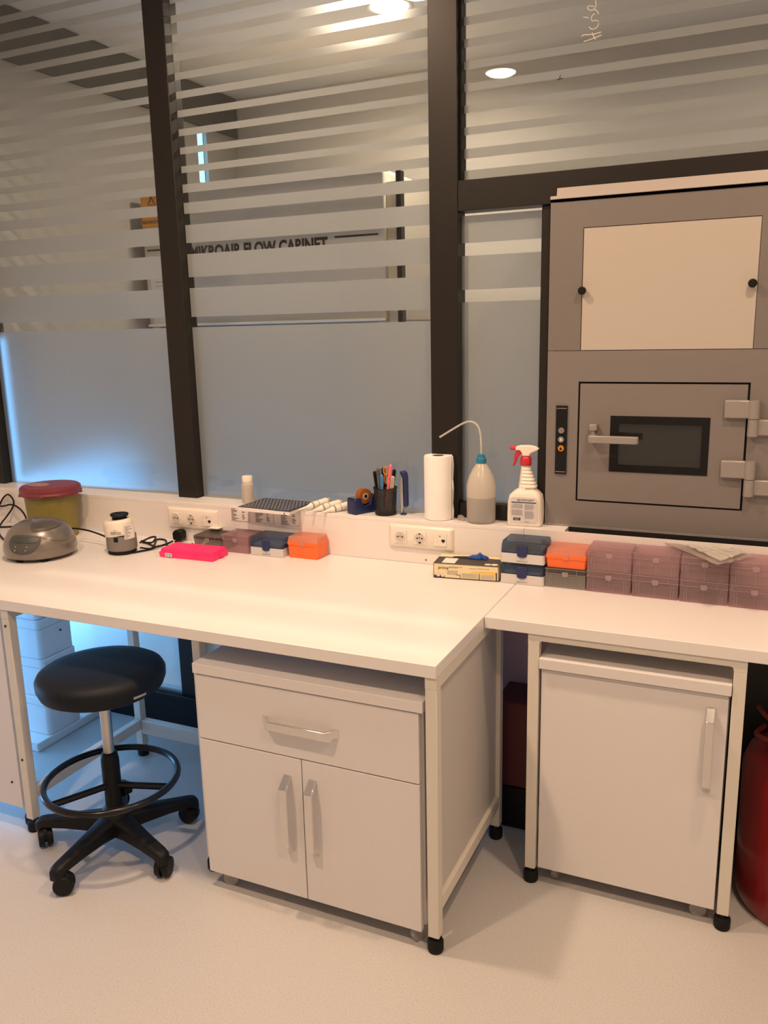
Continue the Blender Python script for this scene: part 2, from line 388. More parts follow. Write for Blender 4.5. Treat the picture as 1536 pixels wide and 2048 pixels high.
struct('wall_back_far', MB().box(-3.05, -2.401, .30, .35, 0, HB+.05), 'wallB', 'wall behind the outermost left glass pane', 'wall')
p3 = pane(3, -.2512, 1.9, 2.0056, HA, .012, 0, 'upper right striped glass pane above the grey hatch')
pane(4, -.2512, .011, .99, 1.9155, .057, 1.6415, 'narrow frosted glass pane left of the grey hatch')
w5 = thing('window_5', 'frosted blue-lit glass panel below the bench ledge', 'window', (-1.5, -.07, .14), kind='structure')
for a, b in ((-3.0, -1.41), (-1.315, -.31)):
    mk('glass_pane', MB().box(a, b, -.073, -.067, .13, .789), 'glass', w5)
    mk('frosted_film', MB().quad((a, -.066, .13), (b, -.066, .13), (b, -.066, .785), (a, -.066, .785)), 'film', w5)
mk('mullion', MB().box(-1.41, -1.315, -.10, -.055, .13, .787), 'alu', w5)
# writing on the upper right pane
yw = .0035
def zmark(name, strokes, r, m):
    b = MB()
    for s2 in strokes: b.tube([(x, yw, z) for x, z in s2], r, seg=5, smooth=5)
    return mk(name, b, m, p3)
def wpx(u, v): # crop pixel of the handwriting -> plane of the glass
    return (.131+(u-600)*.0001717+0*v, 2.448-(v-38)*.000168+(u-600)*.00003)
zmark('handwriting', [[wpx(*q) for q in s2] for s2 in (
    [(690, 120), (600, 85), (578, 105), (620, 155), (680, 165), (715, 110), (700, 30)], [(690, 165), (730, 200), (765, 265)],
    [(510, 222), (545, 235), (600, 262)], [(705, 245), (670, 235), (645, 280), (660, 330), (720, 340), (765, 370)],
    [(610, 400), (650, 450), (710, 465), (755, 440), (760, 395)], [(490, 510), (530, 500), (600, 520), (700, 545), (810, 550)],
    [(665, 510), (690, 580), (720, 635)], [(530, 605), (620, 608), (720, 605), (820, 600)])], .0013, 'white_marker')
zmark('pen_mark', [[(.044, 2.2605), (.0615, 2.2625)], [(.0515, 2.262), (.0545, 2.2715)]], .0012, 'black_ink')

# ---- ledge, lower wall, base
LG = thing('trim_8', 'boxed white ledge below the glass carrying bottles and sockets', 'ledge', (-.5, -.05, .789), kind='structure')
mk('ledge_board', MB().box(-3.0, -.0067, -.104, .05, .925, .938), 'ledge', LG, bevel=.001)
mk('ledge_board', MB().box(-.0053, .119, -.104, .05, .925, .938).box(.119, 2.4, -.104, -.098, .925, .938).box(.119, 2.4, -.0295, .05, .925, .938).box(1.9, 2.4, -.098, -.0295, .925, .938), 'ledge', LG)
mk('front_board', MB().box(-3.0, -.0067, -.104, -.088, .789, .925), 'ledge', LG)
mk('front_board', MB().box(-.0053, 2.4, -.104, -.088, .789, .925), 'ledge', LG)
mk('slot_lining', MB().box(.12, 1.9, -.0865, -.036, .86, .87).box(.12, 1.9, -.0345, -.030, .8705, .9378).box(.12, 1.9, -.0875, -.0866, .8705, .924), 'seam', LG)
mk('screw_cap', MB().cyl((-.34, -.104, .803), (-.34, -.1055, .803), .0025), 'hole', LG)
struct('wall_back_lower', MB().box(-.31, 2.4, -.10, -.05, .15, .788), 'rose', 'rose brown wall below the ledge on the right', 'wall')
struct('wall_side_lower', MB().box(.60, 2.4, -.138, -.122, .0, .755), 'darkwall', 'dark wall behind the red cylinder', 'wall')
struct('baseboard_back', MB().box(-3.0, 2.3, -.12, -.07, 0, .134), 'black', 'black skirting duct along the foot of the glass', 'baseboard', bevel=.003)
struct('trim_9', MB().box(-3.0, .69, -.098, -.07, .1345, .152), 'steel', 'grey metal strip on top of the black skirting', 'trim')

# ================================================================= ROOM BEHIND: flow cabinet
FX0, FX1, FY = -2.29, -.94, .95
fc = thing('flow_cabinet', 'large pale flow cabinet seen through the striped glass', 'cabinet', ((FX0+FX1)/2, FY, 0))
mk('hood', MB().prism([(FX0, 1.60), (FX1, 1.60), (FX1, 2.235), (FX1-.012, 2.258), (FX0+.012, 2.258), (FX0, 2.235)], 'y', FY, FY+.7), 'flow', fc, bevel=.006)
mk('side_panel', MB().box(FX0, FX0+.05, FY+.02, FY+.7, .75, 1.598), 'flow', fc)
mk('side_panel', MB().box(FX1-.05, FX1, FY+.02, FY+.7, .75, 1.598), 'flow', fc)
mk('work_surface', MB().box(FX0, FX1, FY+.02, FY+.7, .70, .748), 'steel', fc)
mk('back_panel', MB().box(FX0+.051, FX1-.051, FY+.66, FY+.7, .75, 1.598), 'flow', fc)
for x in (FX0+.03, FX1-.07):
    for y in (FY+.06, FY+.60): mk('leg', MB().box(x, x+.04, y, y+.04, 0, .698), 'flow', fc)
mk('hood_lip', MB().box(FX0, FX1, FY-.012, FY-.001, 1.60, 1.612), 'whitepl', fc)
mk('sash', MB().box(FX0+.052, FX1-.052, FY+.025, FY+.031, 1.15, 1.597), 'glass', fc)
mk('corner_post', MB().box(FX1+.055, FX1+.078, FY+.01, FY+.05, 0, 2.24), 'alu', fc, label='dark metal post standing against the cabinet side')
mk('side_duct', MB().box(FX1+.001, FX1+.052, FY+.03, FY+.08, .1, 2.2), 'flow', fc)
lettering('MIKROAIR FLOW CABINET', .080, 'black_ink', fc, (-1.615, FY-.002, 1.950), sx=.80, bold=.003)
for q in ((-2.27, -2.05), (-1.19, -.97)): mk('stripe_line', MB().box(q[0], q[1], FY-.002, FY-.0005, 1.975, 1.983), 'black_ink', fc)
sg = thing('warning_sign', 'orange biohazard warning sign on the flow cabinet corner', 'sign', (-2.22, FY-.0045, 2.09))
mk('sign_board', MB().box(-2.285, -2.15, FY-.004, FY-.0015, 2.09, 2.25), 'orange_sign', sg)
b = MB().tube([(-2.217, FY-.005, 2.235), (-2.262, FY-.005, 2.145), (-2.172, FY-.005, 2.145)], .0035, seg=5, smooth=0, closed=True)
for k in range(3):
    a = math.radians(90+120*k); cx, cz = -2.217+.013*math.cos(a), 2.172+.013*math.sin(a)
    b.tube([(cx+.011*math.cos(t), FY-.005, cz+.011*math.sin(t)) for t in [a+math.pi+math.radians(d) for d in (40, 90, 140, 180, 220, 270, 320)]], .002, seg=4, smooth=3)
mk('biohazard_symbol', b, 'black_ink', sg)
lettering('BIOHAZARD', .022, 'black_ink', sg, (-2.217, FY-.0055, 2.115))
for zz, k in ((1.80, 0), (1.66, 1)):
    pn = thing('notice_sheet', ['white notice sheet on the flow cabinet face, upper one', 'white notice sheet on the flow cabinet face, lower one'][k], 'paper', (-2.18, FY-.005, zz-.04), group='notice sheets on the flow cabinet')
    mk('sheet', MB().box(-2.26, -2.12, FY-.004, FY-.001, zz-.05, zz+.06), 'paper', pn)
    mk('print', MB().box(-2.23, -2.15, FY-.0048, FY-.0041, zz+.02, zz+.024).box(-2.23, -2.17, FY-.0048, FY-.0041, zz, zz+.003), 'greyink', pn)

# downlights
def downlight(x, y, z, label):
    t = thing('ceiling_light', label, 'light', (x, y, z), group='recessed round ceiling lights')
    mk('trim_ring', MB().lathe([(.084, -.003), (.097, -.006), (.105, -.001), (.105, 0)], caps=False), 'whitepl', t, world=False, smooth=True)
    mk('lens', MB().lathe([(.0835, -.002), (.0835, -.004)]), 'lens', t, world=False)
LN = ['above the long bench by the glass', 'above the right end of the benches', 'in the middle of the room', 'at the right of the room away from the glass']
for (x, y, P), s2 in zip(LAMPS_A, LN): downlight(x, y, HA, 'round recessed ceiling light '+s2)
for (x, y, P), s2 in zip(LAMPS_B, ['over the flow cabinet', 'right of the flow cabinet']): downlight(x, y, HB, 'round recessed ceiling light behind the glass '+s2)

# ================================================================= BENCHES
def foot(par, x, y, stud=.0):
    mk('foot', MB().lathe([(.019, 0), (.021, .004), (.021, .028), (.018, .034)], (x, y, 0), 20), 'blackrub', par, smooth=True)
    mk('foot_stud', MB().cyl((x, y, .034), (x, y, .05+stud), .006), 'steel', par)
A = thing('workbench', 'long white workbench with stool and drawer cabinet under it', 'bench', (-1.5, -.5, 0))
mk('worktop', MB().box(-2.99, -.0008, -.905, -.105, .756, .789), 'lam', A, bevel=.0015)
LY = [(-.90, -.87), (-.37, -.34)]
for x0, x1 in ((-.031, -.001), (-.757, -.731), (-1.422, -1.392)):
    for y0, y1 in (LY if x0 != -.757 else [(-.84, -.81), (-.37, -.34)]):
        mk('leg', MB().box(x0, x1, y0, y1, .045, .7255), 'frame', A, bevel=.002)
        foot(A, (x0+x1)/2, (y0+y1)/2)
    mk('top_rail', MB().box(x0, x1, -.90 if x0 != -.757 else -.84, -.34, .726, .7555), 'frame', A)
    mk('side_rail', MB().box(x0+.001, x1-.001, -.869 if x0 != -.757 else -.809, -.371, .112, .15), 'frame', A, bevel=.002)
mk('back_rail', MB().box(-1.391, -.758, -.37, -.34, .095, .148), 'frame', A, bevel=.002)
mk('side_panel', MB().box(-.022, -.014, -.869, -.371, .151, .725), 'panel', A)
mk('front_panel', MB().box(-2.9, -1.4375, -.895, -.877, .075, .755), 'cab', A, label='white end panel left of the stool')
for q in ((-1.472, -.8955, .161), (-1.407, -.9005, .703), (-1.407, -.9005, .255)): mk('screw', MB().cyl(q, (q[0], q[1]-.0015, q[2]), .004), 'hole', A)
mk('leg', MB().box(-1.462, -1.432, -.873, -.843, .045, .7255), 'frame', A, bevel=.002)
foot(A, -1.447, -.858)
B = thing('workbench', 'short shallower white workbench on the right with one-door cabinet', 'bench', (.6, -.3, 0))
mk('worktop', MB().box(.0008, 2.1, -.535, -.105, .756, .789), 'lam', B, bevel=.0015)
for x0, x1 in ((.122, .152), (.636, .666)):
    for y0, y1 in ((-.53, -.50), (-.17, -.14)):
        mk('leg', MB().box(x0, x1, y0, y1, .045, .7255), 'frame', B, bevel=.002); foot(B, (x0+x1)/2, (y0+y1)/2)
    mk('side_rail', MB().box(x0+.001, x1-.001, -.499, -.171, .112, .15), 'frame', B)
mk('apron', MB().prism([(.122, .7255), (.152, .7255), (.154, .735), (.160, .7375), (.628, .7375), (.634, .735), (.636, .7255), (.666, .7255), (.666, .7555), (.122, .7555)], 'y', -.53, -.50), 'frame', B)

def bow_handle(par, p0, p1, out=.032, wd=.023):
    """flat chrome bow handle whose ends slope back to the door"""
    p0, p1 = Vector(p0), Vector(p1); d = (p1-p0).normalized(); L = (p1-p0).length
    n = Vector((0, -1, 0)); w2 = d.cross(n).normalized()*wd/2; t = .009
    prof = [(0, 0), (.028, out), (L-.028, out), (L, 0), (L-.010, 0), (L-.032, out-t), (.032, out-t), (.010, 0)]
    rings = [[tuple(p0+d*a+n*(h+.0003)+w2*s2) for a, h in prof] for s2 in (-1, 1)]
    return mk('handle', MB().loft(rings), 'chrome', par, bevel=.0012, label='chrome handle')
def caster(par, x, y, top, ang=0, r=.018):
    c, s2 = math.cos(ang), math.sin(ang)
    mk('caster', MB().cyl((x-.008*s2, y+.008*c, r), (x+.008*s2, y-.008*c, r), r).box(x-.006, x+.006, y-.006, y+.006, r, top).box(x-.012, x+.012, y-.018, y+.004, r+.014, r+.02), 'graycaster', par, smooth=True)

ca = thing('drawer_cabinet', 'white mobile cabinet with one drawer and two doors under long bench', 'cabinet', (-.378, -.65, 0))
CY = -.895
mk('body', MB().box(-.706, -.0445, CY+.018, -.42, .058, .658), 'cab', ca, bevel=.001)
mk('top_board', MB().box(-.7135, -.0385, CY-.005, -.418, .659, .688), 'cab', ca, bevel=.0015)
dr = mk('drawer', MB().box(-.708, -.0505, CY, CY+.017, .467, .655), 'cab', ca, bevel=.001)
bow_handle(dr, (-.497, CY, .560), (-.270, CY, .560))
d1 = mk('door', MB().box(-.708, -.3865, CY, CY+.017, .048, .4635), 'cab', ca, bevel=.001)
bow_handle(d1, (-.429, CY, .186), (-.429, CY, .412))
d2 = mk('door', MB().box(-.3835, -.0505, CY, CY+.017, .048, .4635), 'cab', ca, bevel=.001)
bow_handle(d2, (-.353, CY, .189), (-.353, CY, .414))
for x, y, a in ((-.655, -.865, .3), (-.07, -.865, 1.0), (-.65, -.46, .4), (-.10, -.46, .2)): caster(ca, x, y, .0575, a, .022)
cb = thing('door_cabinet', 'white single-door mobile cabinet under the right bench', 'cabinet', (.395, -.35, 0))
mk('body', MB().box(.160, .628, -.505, -.15, .058, .6595), 'cab', cb, bevel=.001)
mk('top_board', MB().box(.1535, .6345, -.535, -.148, .6605, .690), 'cab', cb, bevel=.0015)
d3 = mk('door', MB().box(.1585, .629, -.523, -.506, .050, .655), 'cab', cb, bevel=.001)
bow_handle(d3, (.590, -.523, .387), (.590, -.523, .620), out=.032, wd=.021)
for x, y, a in ((.205, -.478, 1.3), (.588, -.488, .1), (.2, -.2, .4), (.58, -.2, .2)): caster(cb, x, y, .0575, a, .022)

# ================================================================= STOOL
SX, SY = -1.088, -.853
st = thing('stool', 'black round swivel stool with foot ring and casters by the long bench', 'stool', (SX, SY, 0))
mk('seat', MB().lathe([(.10, -.072), (.160, -.070), (.178, -.060), (.186, -.040), (.187, -.020), (.180, -.006), (.165, .003), (.13, .008), (.06, .010), (.0, .010)], (0, 0, .600), 64), 'seat', st, world=False, smooth=True)
mk('seat_plate', MB().box(-.07, .07, -.07, .07, .518, .527), 'black', st, world=False)
b = MB(); wrap_patch(b, .1862, math.radians(-20), math.radians(-7), .553, .5595, 5); mk('seat_tag', b, 'greyink', st, world=False)
mk('gas_column', MB().cyl((0, 0, .30), (0, 0, .517), .0165), 'steel', st, world=False, smooth=True)
mk('column', MB().lathe([(.024, .10), (.026, .14), (.025, .22), (.027, .225), (.027, .30), (.023, .322), (.016, .326)], (0, 0, 0), 24), 'black', st, world=False, smooth=True)
mk('height_knob', MB().cyl((.012, .022, .185), (.02, .048, .185), .020), 'black', st, world=False, smooth=True)
RZ = .235
fr = mk('foot_ring', MB().tube([(.197*math.cos(2*math.pi*k/24), .197*math.sin(2*math.pi*k/24), RZ) for k in range(24)], .0105, seg=12, smooth=3, closed=True), 'blackmetal', st, world=False, smooth=True)
for a in (250, 10, 130):
    a = math.radians(a); c, s2 = math.cos(a), math.sin(a)
    mk('spoke', MB().tube([(.02*c, .02*s2, RZ-.018), (.10*c, .10*s2, RZ-.012), (.19*c, .19*s2, RZ-.004)], .0105, seg=8, smooth=4), 'blackmetal', fr, world=False, smooth=True)
mk('base_hub', MB().lathe([(.048, .062), (.056, .075), (.052, .108), (.034, .140), (.025, .15)], (0, 0, 0), 24), 'black', st, world=False, smooth=True)
for a in (198, 270, 343, 56, 128):
    t = math.radians(a); c, s2 = math.cos(t), math.sin(t)
    def P(r, w_, z): return (r*c-w_*s2, r*s2+w_*c, z)
    rings = []
    for r, wv, z0, z1 in ((.03, .034, .062, .122), (.08, .027, .066, .116), (.16, .0235, .068, .104), (.232, .022, .066, .094), (.250, .020, .052, .090), (.262, .013, .050, .080)):
        rings.append([P(r, -wv, z0), P(r, wv, z0), P(r, wv, z1-.008), P(r, wv*.6, z1), P(r, -wv*.6, z1), P(r, -wv, z1-.008)])
    arm = mk('base_arm', MB().loft(rings), 'black', st, world=False, bevel=.004)
    tw = t+.6; cx, cy2 = .240*c, .240*s2; ex, ey = math.cos(tw), math.sin(tw); ox, oy = cx+.012*math.cos(tw+1.57), cy2+.012*math.sin(tw+1.57)
    b = MB()
    for sd in (-1, 1):
        b.cyl((ox+ex*.004*sd, oy+ey*.004*sd, .031), (ox+ex*.021*sd, oy+ey*.021*sd, .031), .031, .028, seg=28)
    b.cyl((ox-ex*.006, oy-ey*.006, .040), (ox+ex*.006, oy+ey*.006, .040), .026, seg=16).cyl((cx, cy2, .052), (cx, cy2, .066), .009)
    mk('caster', b, 'black', arm, world=False, bevel=.002)

# ================================================================= UNDER-BENCH: boxes, red things
SB = thing('storage_board', 'low white board under the stacked polystyrene boxes', 'board', (-2.0, -.33, 0))
mk('board', MB().box(-2.35, -1.796, -.50, -.135, .0, .034), 'styro', SB, bevel=.004)
z = .0345
for k, (h, s2) in enumerate(((.158, 'lowest'), (.158, 'second from the bottom'), (.158, 'third from the bottom'), (.14, 'topmost'))):
    t = thing('polystyrene_box', 'white polystyrene box under the bench, %s of the stack' % s2, 'box', (-1.945, -.345, z), group='stacked polystyrene boxes')
    jx = (.0, .003, .0, -.004)[k]
    mk('box_base', MB().prism(rrect(-.145+jx, .145+jx, -.085, .085, .02), 'z', 0, h-.038), 'styro', t, world=False, bevel=.004)
    mk('box_lid', MB().prism(rrect(-.149+jx, .149+jx, -.088, .088, .02), 'z', h-.037, h-.0005), 'styro', t, world=False, bevel=.005)
    mk('vent_dot', MB().cyl((.1497+jx, .02, h-.07), (.1455+jx, .02, h-.07), .0035), 'hole', t, world=False)
    z += h
rb = thing('shade_block', 'dark red block on a black base, stand-in for shade between the benches', 'bin', (.03, -.22, 0))  # added dark block in place of the bench shadow on the wall
mk('shade_block_base', MB().box(-.045, .112, -.29, -.128, 0, .14), 'black', rb, bevel=.006)
mk('shade_block_body', MB().box(-.043, .110, -.288, -.130, .141, .43), 'darkred', rb, bevel=.008)
ex = thing('red_cylinder', 'large red fire extinguisher beside the right bench leg', 'extinguisher', (.848, -.33, 0))
mk('tank', MB().lathe([(.13, 0), (.164, .004), (.174, .03), (.176, .06), (.176, .40), (.164, .435), (.12, .462), (.05, .475), (.03, .478)], (.848, -.33, 0), 48), 'redext', ex, smooth=True)
mk('valve', MB().cyl((.848, -.33, .478), (.848, -.33, .54), .022).box(.82, .95, -.345, -.315, .54, .556), 'black', ex, bevel=.003)
mk('hose', MB().tube([(.85, -.34, .53), (.80, -.40, .535), (.735, -.42, .51), (.70, -.38, .50), (.72, -.30, .49)], .007, smooth=6), 'hose', ex, smooth=True)
mk('hose', MB().tube([(.86, -.36, .52), (.79, -.44, .57), (.73, -.42, .565), (.70, -.34, .56)], .006, smooth=6), 'hose', ex, smooth=True)

# ================================================================= PASS-THROUGH HATCH
H = thing('pass_through_hatch', 'grey metal pass-through hatch with cream panel and small windowed door', 'hatch', (.38, -.02, .94))
YF = -.028
X0, X1, Z0, Z1, ZM = .041, .722, .9395, 1.925, 1.4865
mk('housing', MB().box(X0+.004, .275, .50, .52, Z0, Z1).box(.48, X1-.004, .50, .52, Z0, Z1).box(.275, .48, .50, .52, Z0, 1.15).box(.275, .48, .50, .52, 1.24, Z1).box(X0+.004, X0+.014, YF+.013, .50, Z0, Z1).box(X1-.014, X1-.004, YF+.013, .50, Z0, Z1).box(X0+.014, X1-.014, YF+.013, .50, Z1-.01, Z1).box(X0+.014, X1-.014, YF+.013, .50, Z0, Z0+.01).box(X0+.014, X1-.014, YF+.013, .5, ZM-.02, ZM-.01), 'pb', H)
up = MB().box(X0, .139, YF, YF+.012, ZM+.0008, Z1).box(.620, X1, YF, YF+.012, ZM+.0008, Z1).box(.139, .620, YF, YF+.012, 1.8415, Z1)
mk('upper_face', up, 'pb2', H)
lo = MB().box(X0, .1375, YF, YF+.012, Z0+.006, ZM-.0008).box(.6205, X1, YF, YF+.012, Z0+.006, ZM-.0008).box(.1375, .6205, YF, YF+.012, 1.3935, ZM-.0008).box(.1375, .6205, YF, YF+.012, Z0+.006, 1.0225)
mk('lower_face', lo, 'pb', H)
mk('bottom_lip', MB().box(X0, X1, YF-.001, YF+.012, Z0, Z0+.0055), 'pbh', H)
mk('top_flange', MB().prism([(YF-.010, Z1+.0010), (YF-.0005, Z1+.0010), (YF-.0005, Z1+.032), (YF-.003, Z1+.032)], 'x', .060, X1).prism([(YF-.008, Z1+.0010), (YF-.0005, Z1+.0010), (YF-.0005, Z1+.010), (YF-.006, Z1+.010)], 'x', X0, .0599), 'flange', H)
mk('door_recess', MB().box(.1375, .6205, YF+.009, YF+.013, 1.0225, 1.3935).box(.139, .62, YF+.009, YF+.013, ZM, 1.8415), 'seam', H)
pw = mk('access_panel', MB().box(.1412, .6185, YF+.001, YF+.008, ZM+.0012, 1.8395), 'pbw', H, label='cream rectangular access panel')
for x, zz in ((.143, 1.6615), (.607, 1.664)):
    mk('knob', MB().lathe([(.004, 0), (.0045, .008), (.0105, .010), (.012, .013), (.012, .020), (.009, .023)], (0, 0, 0), 12), 'black', pw, world=False, smooth=True)
    k = pw.children[-1]; k.rotation_euler = (math.pi/2, 0, 0); k.location = (x, YF+.001, zz)
dd = mk('hatch_door', MB().box(.1438, .2375, YF-.003, YF+.008, 1.0285, 1.3875).box(.520, .6142, YF-.003, YF+.008, 1.0285, 1.3875).box(.2375, .520, YF-.003, YF+.008, 1.292, 1.3875).box(.2375, .520, YF-.003, YF+.008, 1.0285, 1.1215), 'pb', H, label='grey hatch door with small window')
mk('window_gasket', MB().box(.2375, .261, YF-.005, YF+.004, 1.1215, 1.292).box(.499, .520, YF-.005, YF+.004, 1.1215, 1.292).box(.261, .499, YF-.005, YF+.004, 1.268, 1.292).box(.261, .499, YF-.005, YF+.004, 1.1215, 1.142), 'black', dd)
mk('window_glass', MB().box(.261, .499, YF+.001, YF+.003, 1.142, 1.268), 'glass', dd)
mk('inner_gasket', MB().box(.285, .289, YF+.03, YF+.034, 1.15, 1.262).box(.289, .489, YF+.03, YF+.034, 1.146, 1.150), 'pb', dd)
# rear door seen through the little window
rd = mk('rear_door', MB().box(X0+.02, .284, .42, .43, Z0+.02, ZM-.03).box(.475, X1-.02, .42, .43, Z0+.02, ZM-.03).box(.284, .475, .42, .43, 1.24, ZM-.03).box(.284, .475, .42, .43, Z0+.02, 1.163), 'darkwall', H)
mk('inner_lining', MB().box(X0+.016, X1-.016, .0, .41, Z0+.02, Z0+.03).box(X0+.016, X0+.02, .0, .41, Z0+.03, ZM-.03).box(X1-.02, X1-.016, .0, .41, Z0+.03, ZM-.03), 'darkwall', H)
# lever handle
hd = mk('handle_block', MB().box(.179, .201, YF-.030, YF-.003, 1.2475, 1.2665), 'pbh', dd, bevel=.002, label='silver lever handle block')
mk('handle_lever', MB().prism([(.179, YF-.050), (.186, YF-.056), (.322, YF-.056), (.327, YF-.050), (.327, YF-.042), (.196, YF-.042), (.201, YF-.03), (.201, YF-.003), (.179, YF-.003)], 'z', 1.213, 1.236), 'pbh', dd, bevel=.003)
mk('handle_pin', MB().cyl((.190, YF-.02, 1.236), (.190, YF-.02, 1.2475), .007), 'pbh', dd)
for zt in (1.345, 1.172):
    hg = mk('hinge', MB().box(.556, .628, YF-.020, YF-.0035, zt-.052, zt), 'pbh', H, bevel=.004)
    mk('hinge_barrel', MB().cyl((.634, YF-.014, zt), (.634, YF-.014, zt-.052), .0155).cyl((.634, YF-.014, zt-.0535), (.634, YF-.014, zt-.102), .0145), 'pbh', hg, smooth=True)
    mk('hinge_leaf', MB().box(.640, .695, YF-.016, YF-.0005, zt-.100, zt-.054), 'pbh', hg, bevel=.004)
cpn = mk('control_panel', MB().box(.0715, .1065, YF-.006, YF-.0005, 1.106, 1.320), 'black', H, bevel=.001, label='slim black control strip')
for i, (zz, m_) in enumerate(((1.243, 'pb'), (1.215, 'steel'), (1.187, 'amber'))):
    mk('button', MB().cyl((.0895, YF-.0062, zz), (.0895, YF-.0095, zz), .0098, .009, seg=20), m_, cpn)
mk('button_symbol', MB().box(.0875, .0915, YF-.0102, YF-.0096, 1.211, 1.219), 'whitepl', cpn)
mk('button_symbol', MB().box(.0865, .0925, YF-.0102, YF-.0096, 1.182, 1.190), 'black', cpn)
mk('end_line', MB().box(.0735, .1045, YF-.0066, YF-.0061, 1.311, 1.3125).box(.0735, .1045, YF-.0066, YF-.0061, 1.1125, 1.114), 'greyink', cpn)

# ================================================================= SOCKETS
def sockets(xc, zc, label):
    t = thing('socket_plate', label, 'socket', (xc, -.1045, zc))
    mk('plate', MB().loft([[(x, 0, z_) for x, z_ in rrect(-.116, .116, -.040, .040, .006)], [(x, -.006, z_) for x, z_ in rrect(-.113, .113, -.037, .037, .006)], [(x, -.010, z_) for x, z_ in rrect(-.106, .106, -.031, .031, .004)]]), 'socket', t, world=False, smooth=True)
    for k, dx in enumerate((-.071, 0)):
        g = mk('socket_insert', MB().box(dx-.0225, dx+.0225, -.0125, -.0105, -.0225, .0225), 'socket', t, world=False, bevel=.001)
        mk('socket_ring', MB().cyl((dx, -.0126, 0), (dx, -.0145, 0), .0205, .0195, seg=28), 'socket', g, world=False)
        mk('socket_well', MB().cyl((dx, -.0146, 0), (dx, -.0150, 0), .0175, seg=28), 'socketin', g, world=False)
        b = MB()
        for q in (-.0085, .0085): b.cyl((dx+q, -.0151, 0), (dx+q, -.0156, 0), .0028, seg=10)
        b.cyl((dx, -.0151, .002), (dx, -.0156, .002), .0022, seg=8)
        if k: b.box(dx-.004, dx+.004, -.0156, -.0151, -.0175, -.012).box(dx-.003, dx+.003, -.0156, -.0151, .0135, .0175)
        mk('pin_hole', b, 'hole', g, world=False)
    g = mk('data_insert', MB().box(.0485, .0935, -.0125, -.0105, -.0225, .0225), 'socket', t, world=False, bevel=.001)
    mk('data_port', MB().prism([(.0765, .002), (.0885, .002), (.0885, -.004), (.0825, -.010), (.0765, -.004)], 'y', -.0132, -.0126).cyl((.071, -.0126, .012), (.071, -.0132, .012), .002), 'hole', g, world=False)
    mk('port_shutter', MB().prism([(.0535, .002), (.0655, .002), (.0655, -.004), (.0595, -.010), (.0535, -.004)], 'y', -.0136, -.0126), 'whitepl', g, world=False)
    return t
sockets(-1.288, .8755, 'white three-gang socket plate on the ledge front, left one by the black plug')
sockets(-.356, .8800, 'white three-gang socket plate on the ledge front above the glove box')
# label sheets on ledge front
for k, (xa, s2) in enumerate(((-1.115, 'left'), (-1.01, 'middle'), (-.902, 'right'))):
    t = thing('label_sheet', 'small printed table sheet on the ledge front under the notebook, %s one' % s2, 'label', (xa+.04, -.1045, .88), group='printed table sheets on the ledge front')
    mk('sheet', MB().box(xa, xa+.080, -.1052, -.1044, .882, .931), 'paper', t)
    b = MB()
    for r in range(9):
        zz = .9265-r*.005
        b.box(xa+.003, xa+.003+random.uniform(.012, .034), -.1056, -.1053, zz-.0012, zz+.0012)
        if r not in (3, 8): b.box(xa+.05, xa+.05+random.uniform(.008, .018), -.1056, -.1053, zz-.0012, zz+.0012)
    b.box(xa, xa+.08, -.1056, -.1053, .8822, .8828).box(xa+.0794, xa+.08, -.1056, -.1053, .882, .931)
    mk('printed_rows', b, 'darkprint', t)
# trunking lid strip and small card
t = thing('ledge_card', 'tiny white card stuck flat above the grey storage box', 'card', (-1.17, -.12, .85))
mk('card', MB().prism([(-1.20, .8515), (-1.155, .8515), (-1.155, .853), (-1.20, .853)], 'y', -.135, -.106), 'paper', t)

# ================================================================= DESK THINGS
DZ = .7895
# --- microcentrifuge
cf = thing('mini_centrifuge', 'silver dome-shaped mini centrifuge with grey keypad', 'centrifuge', (-1.695, -.468, DZ))
PR = [(.108, .008), (.121, .014), (.126, .030), (.124, .052), (.117, .075), (.104, .098), (.084, .117), (.056, .130), (.025, .136), (0, .137)]
def prof_r(z):
    for (r0, z0), (r1, z1) in zip(PR, PR[1:]):
        if z0 <= z <= z1: return r0+(r1-r0)*(z-z0)/(z1-z0)
    return 0
AZ = math.radians(-66)
mk('housing', MB().lathe(PR, seg=64), 'silver', cf, world=False, smooth=True)
def dome_patch(pts, off, th):
    """pts: outline (azimuth degrees from front, z); patch raised over the dome"""
    q = []; m_ = len(pts)
    for i in range(m_):
        p0, p1, p2, p3 = pts[i-1], pts[i], pts[(i+1) % m_], pts[(i+2) % m_]
        for k in range(5):
            t = k/5; q.append(tuple(.5*((2*p1[d])+(p2[d]-p0[d])*t+(2*p0[d]-5*p1[d]+4*p2[d]-p3[d])*t*t+(3*p1[d]-p0[d]-3*p2[d]+p3[d])*t**3) for d in (0, 1)))
    pts = q
    n = 10; c0 = (sum(p[0] for p in pts)/len(pts), sum(p[1] for p in pts)/len(pts)); b = MB(); rings = []
    for k in range(n+1):
        f = 1-k/n
        rg = []
        for a, z_ in pts:
            a2, z2 = c0[0]+(a-c0[0])*max(f, .02), c0[1]+(z_-c0[1])*max(f, .02)
            an = AZ+math.radians(a2); r = prof_r(z2)+off+(th if k else 0)
            rg.append((r*math.cos(an), r*math.sin(an), z2+off*.3))
        rings.append(rg)
    return b.loft(rings)
kp = mk('keypad', dome_patch([(-30, .099), (-12, .102), (10, .100), (25, .093), (26, .080), (19, .055), (8, .038), (-6, .033), (-22, .038), (-33, .056), (-37, .080)], -.001, .003), 'greypanel', cf, world=False, smooth=True)
mk('display', dome_patch([(-26, .095), (18, .091), (18, .074), (-29, .077)], .0025, .0012), 'display', kp, world=False)
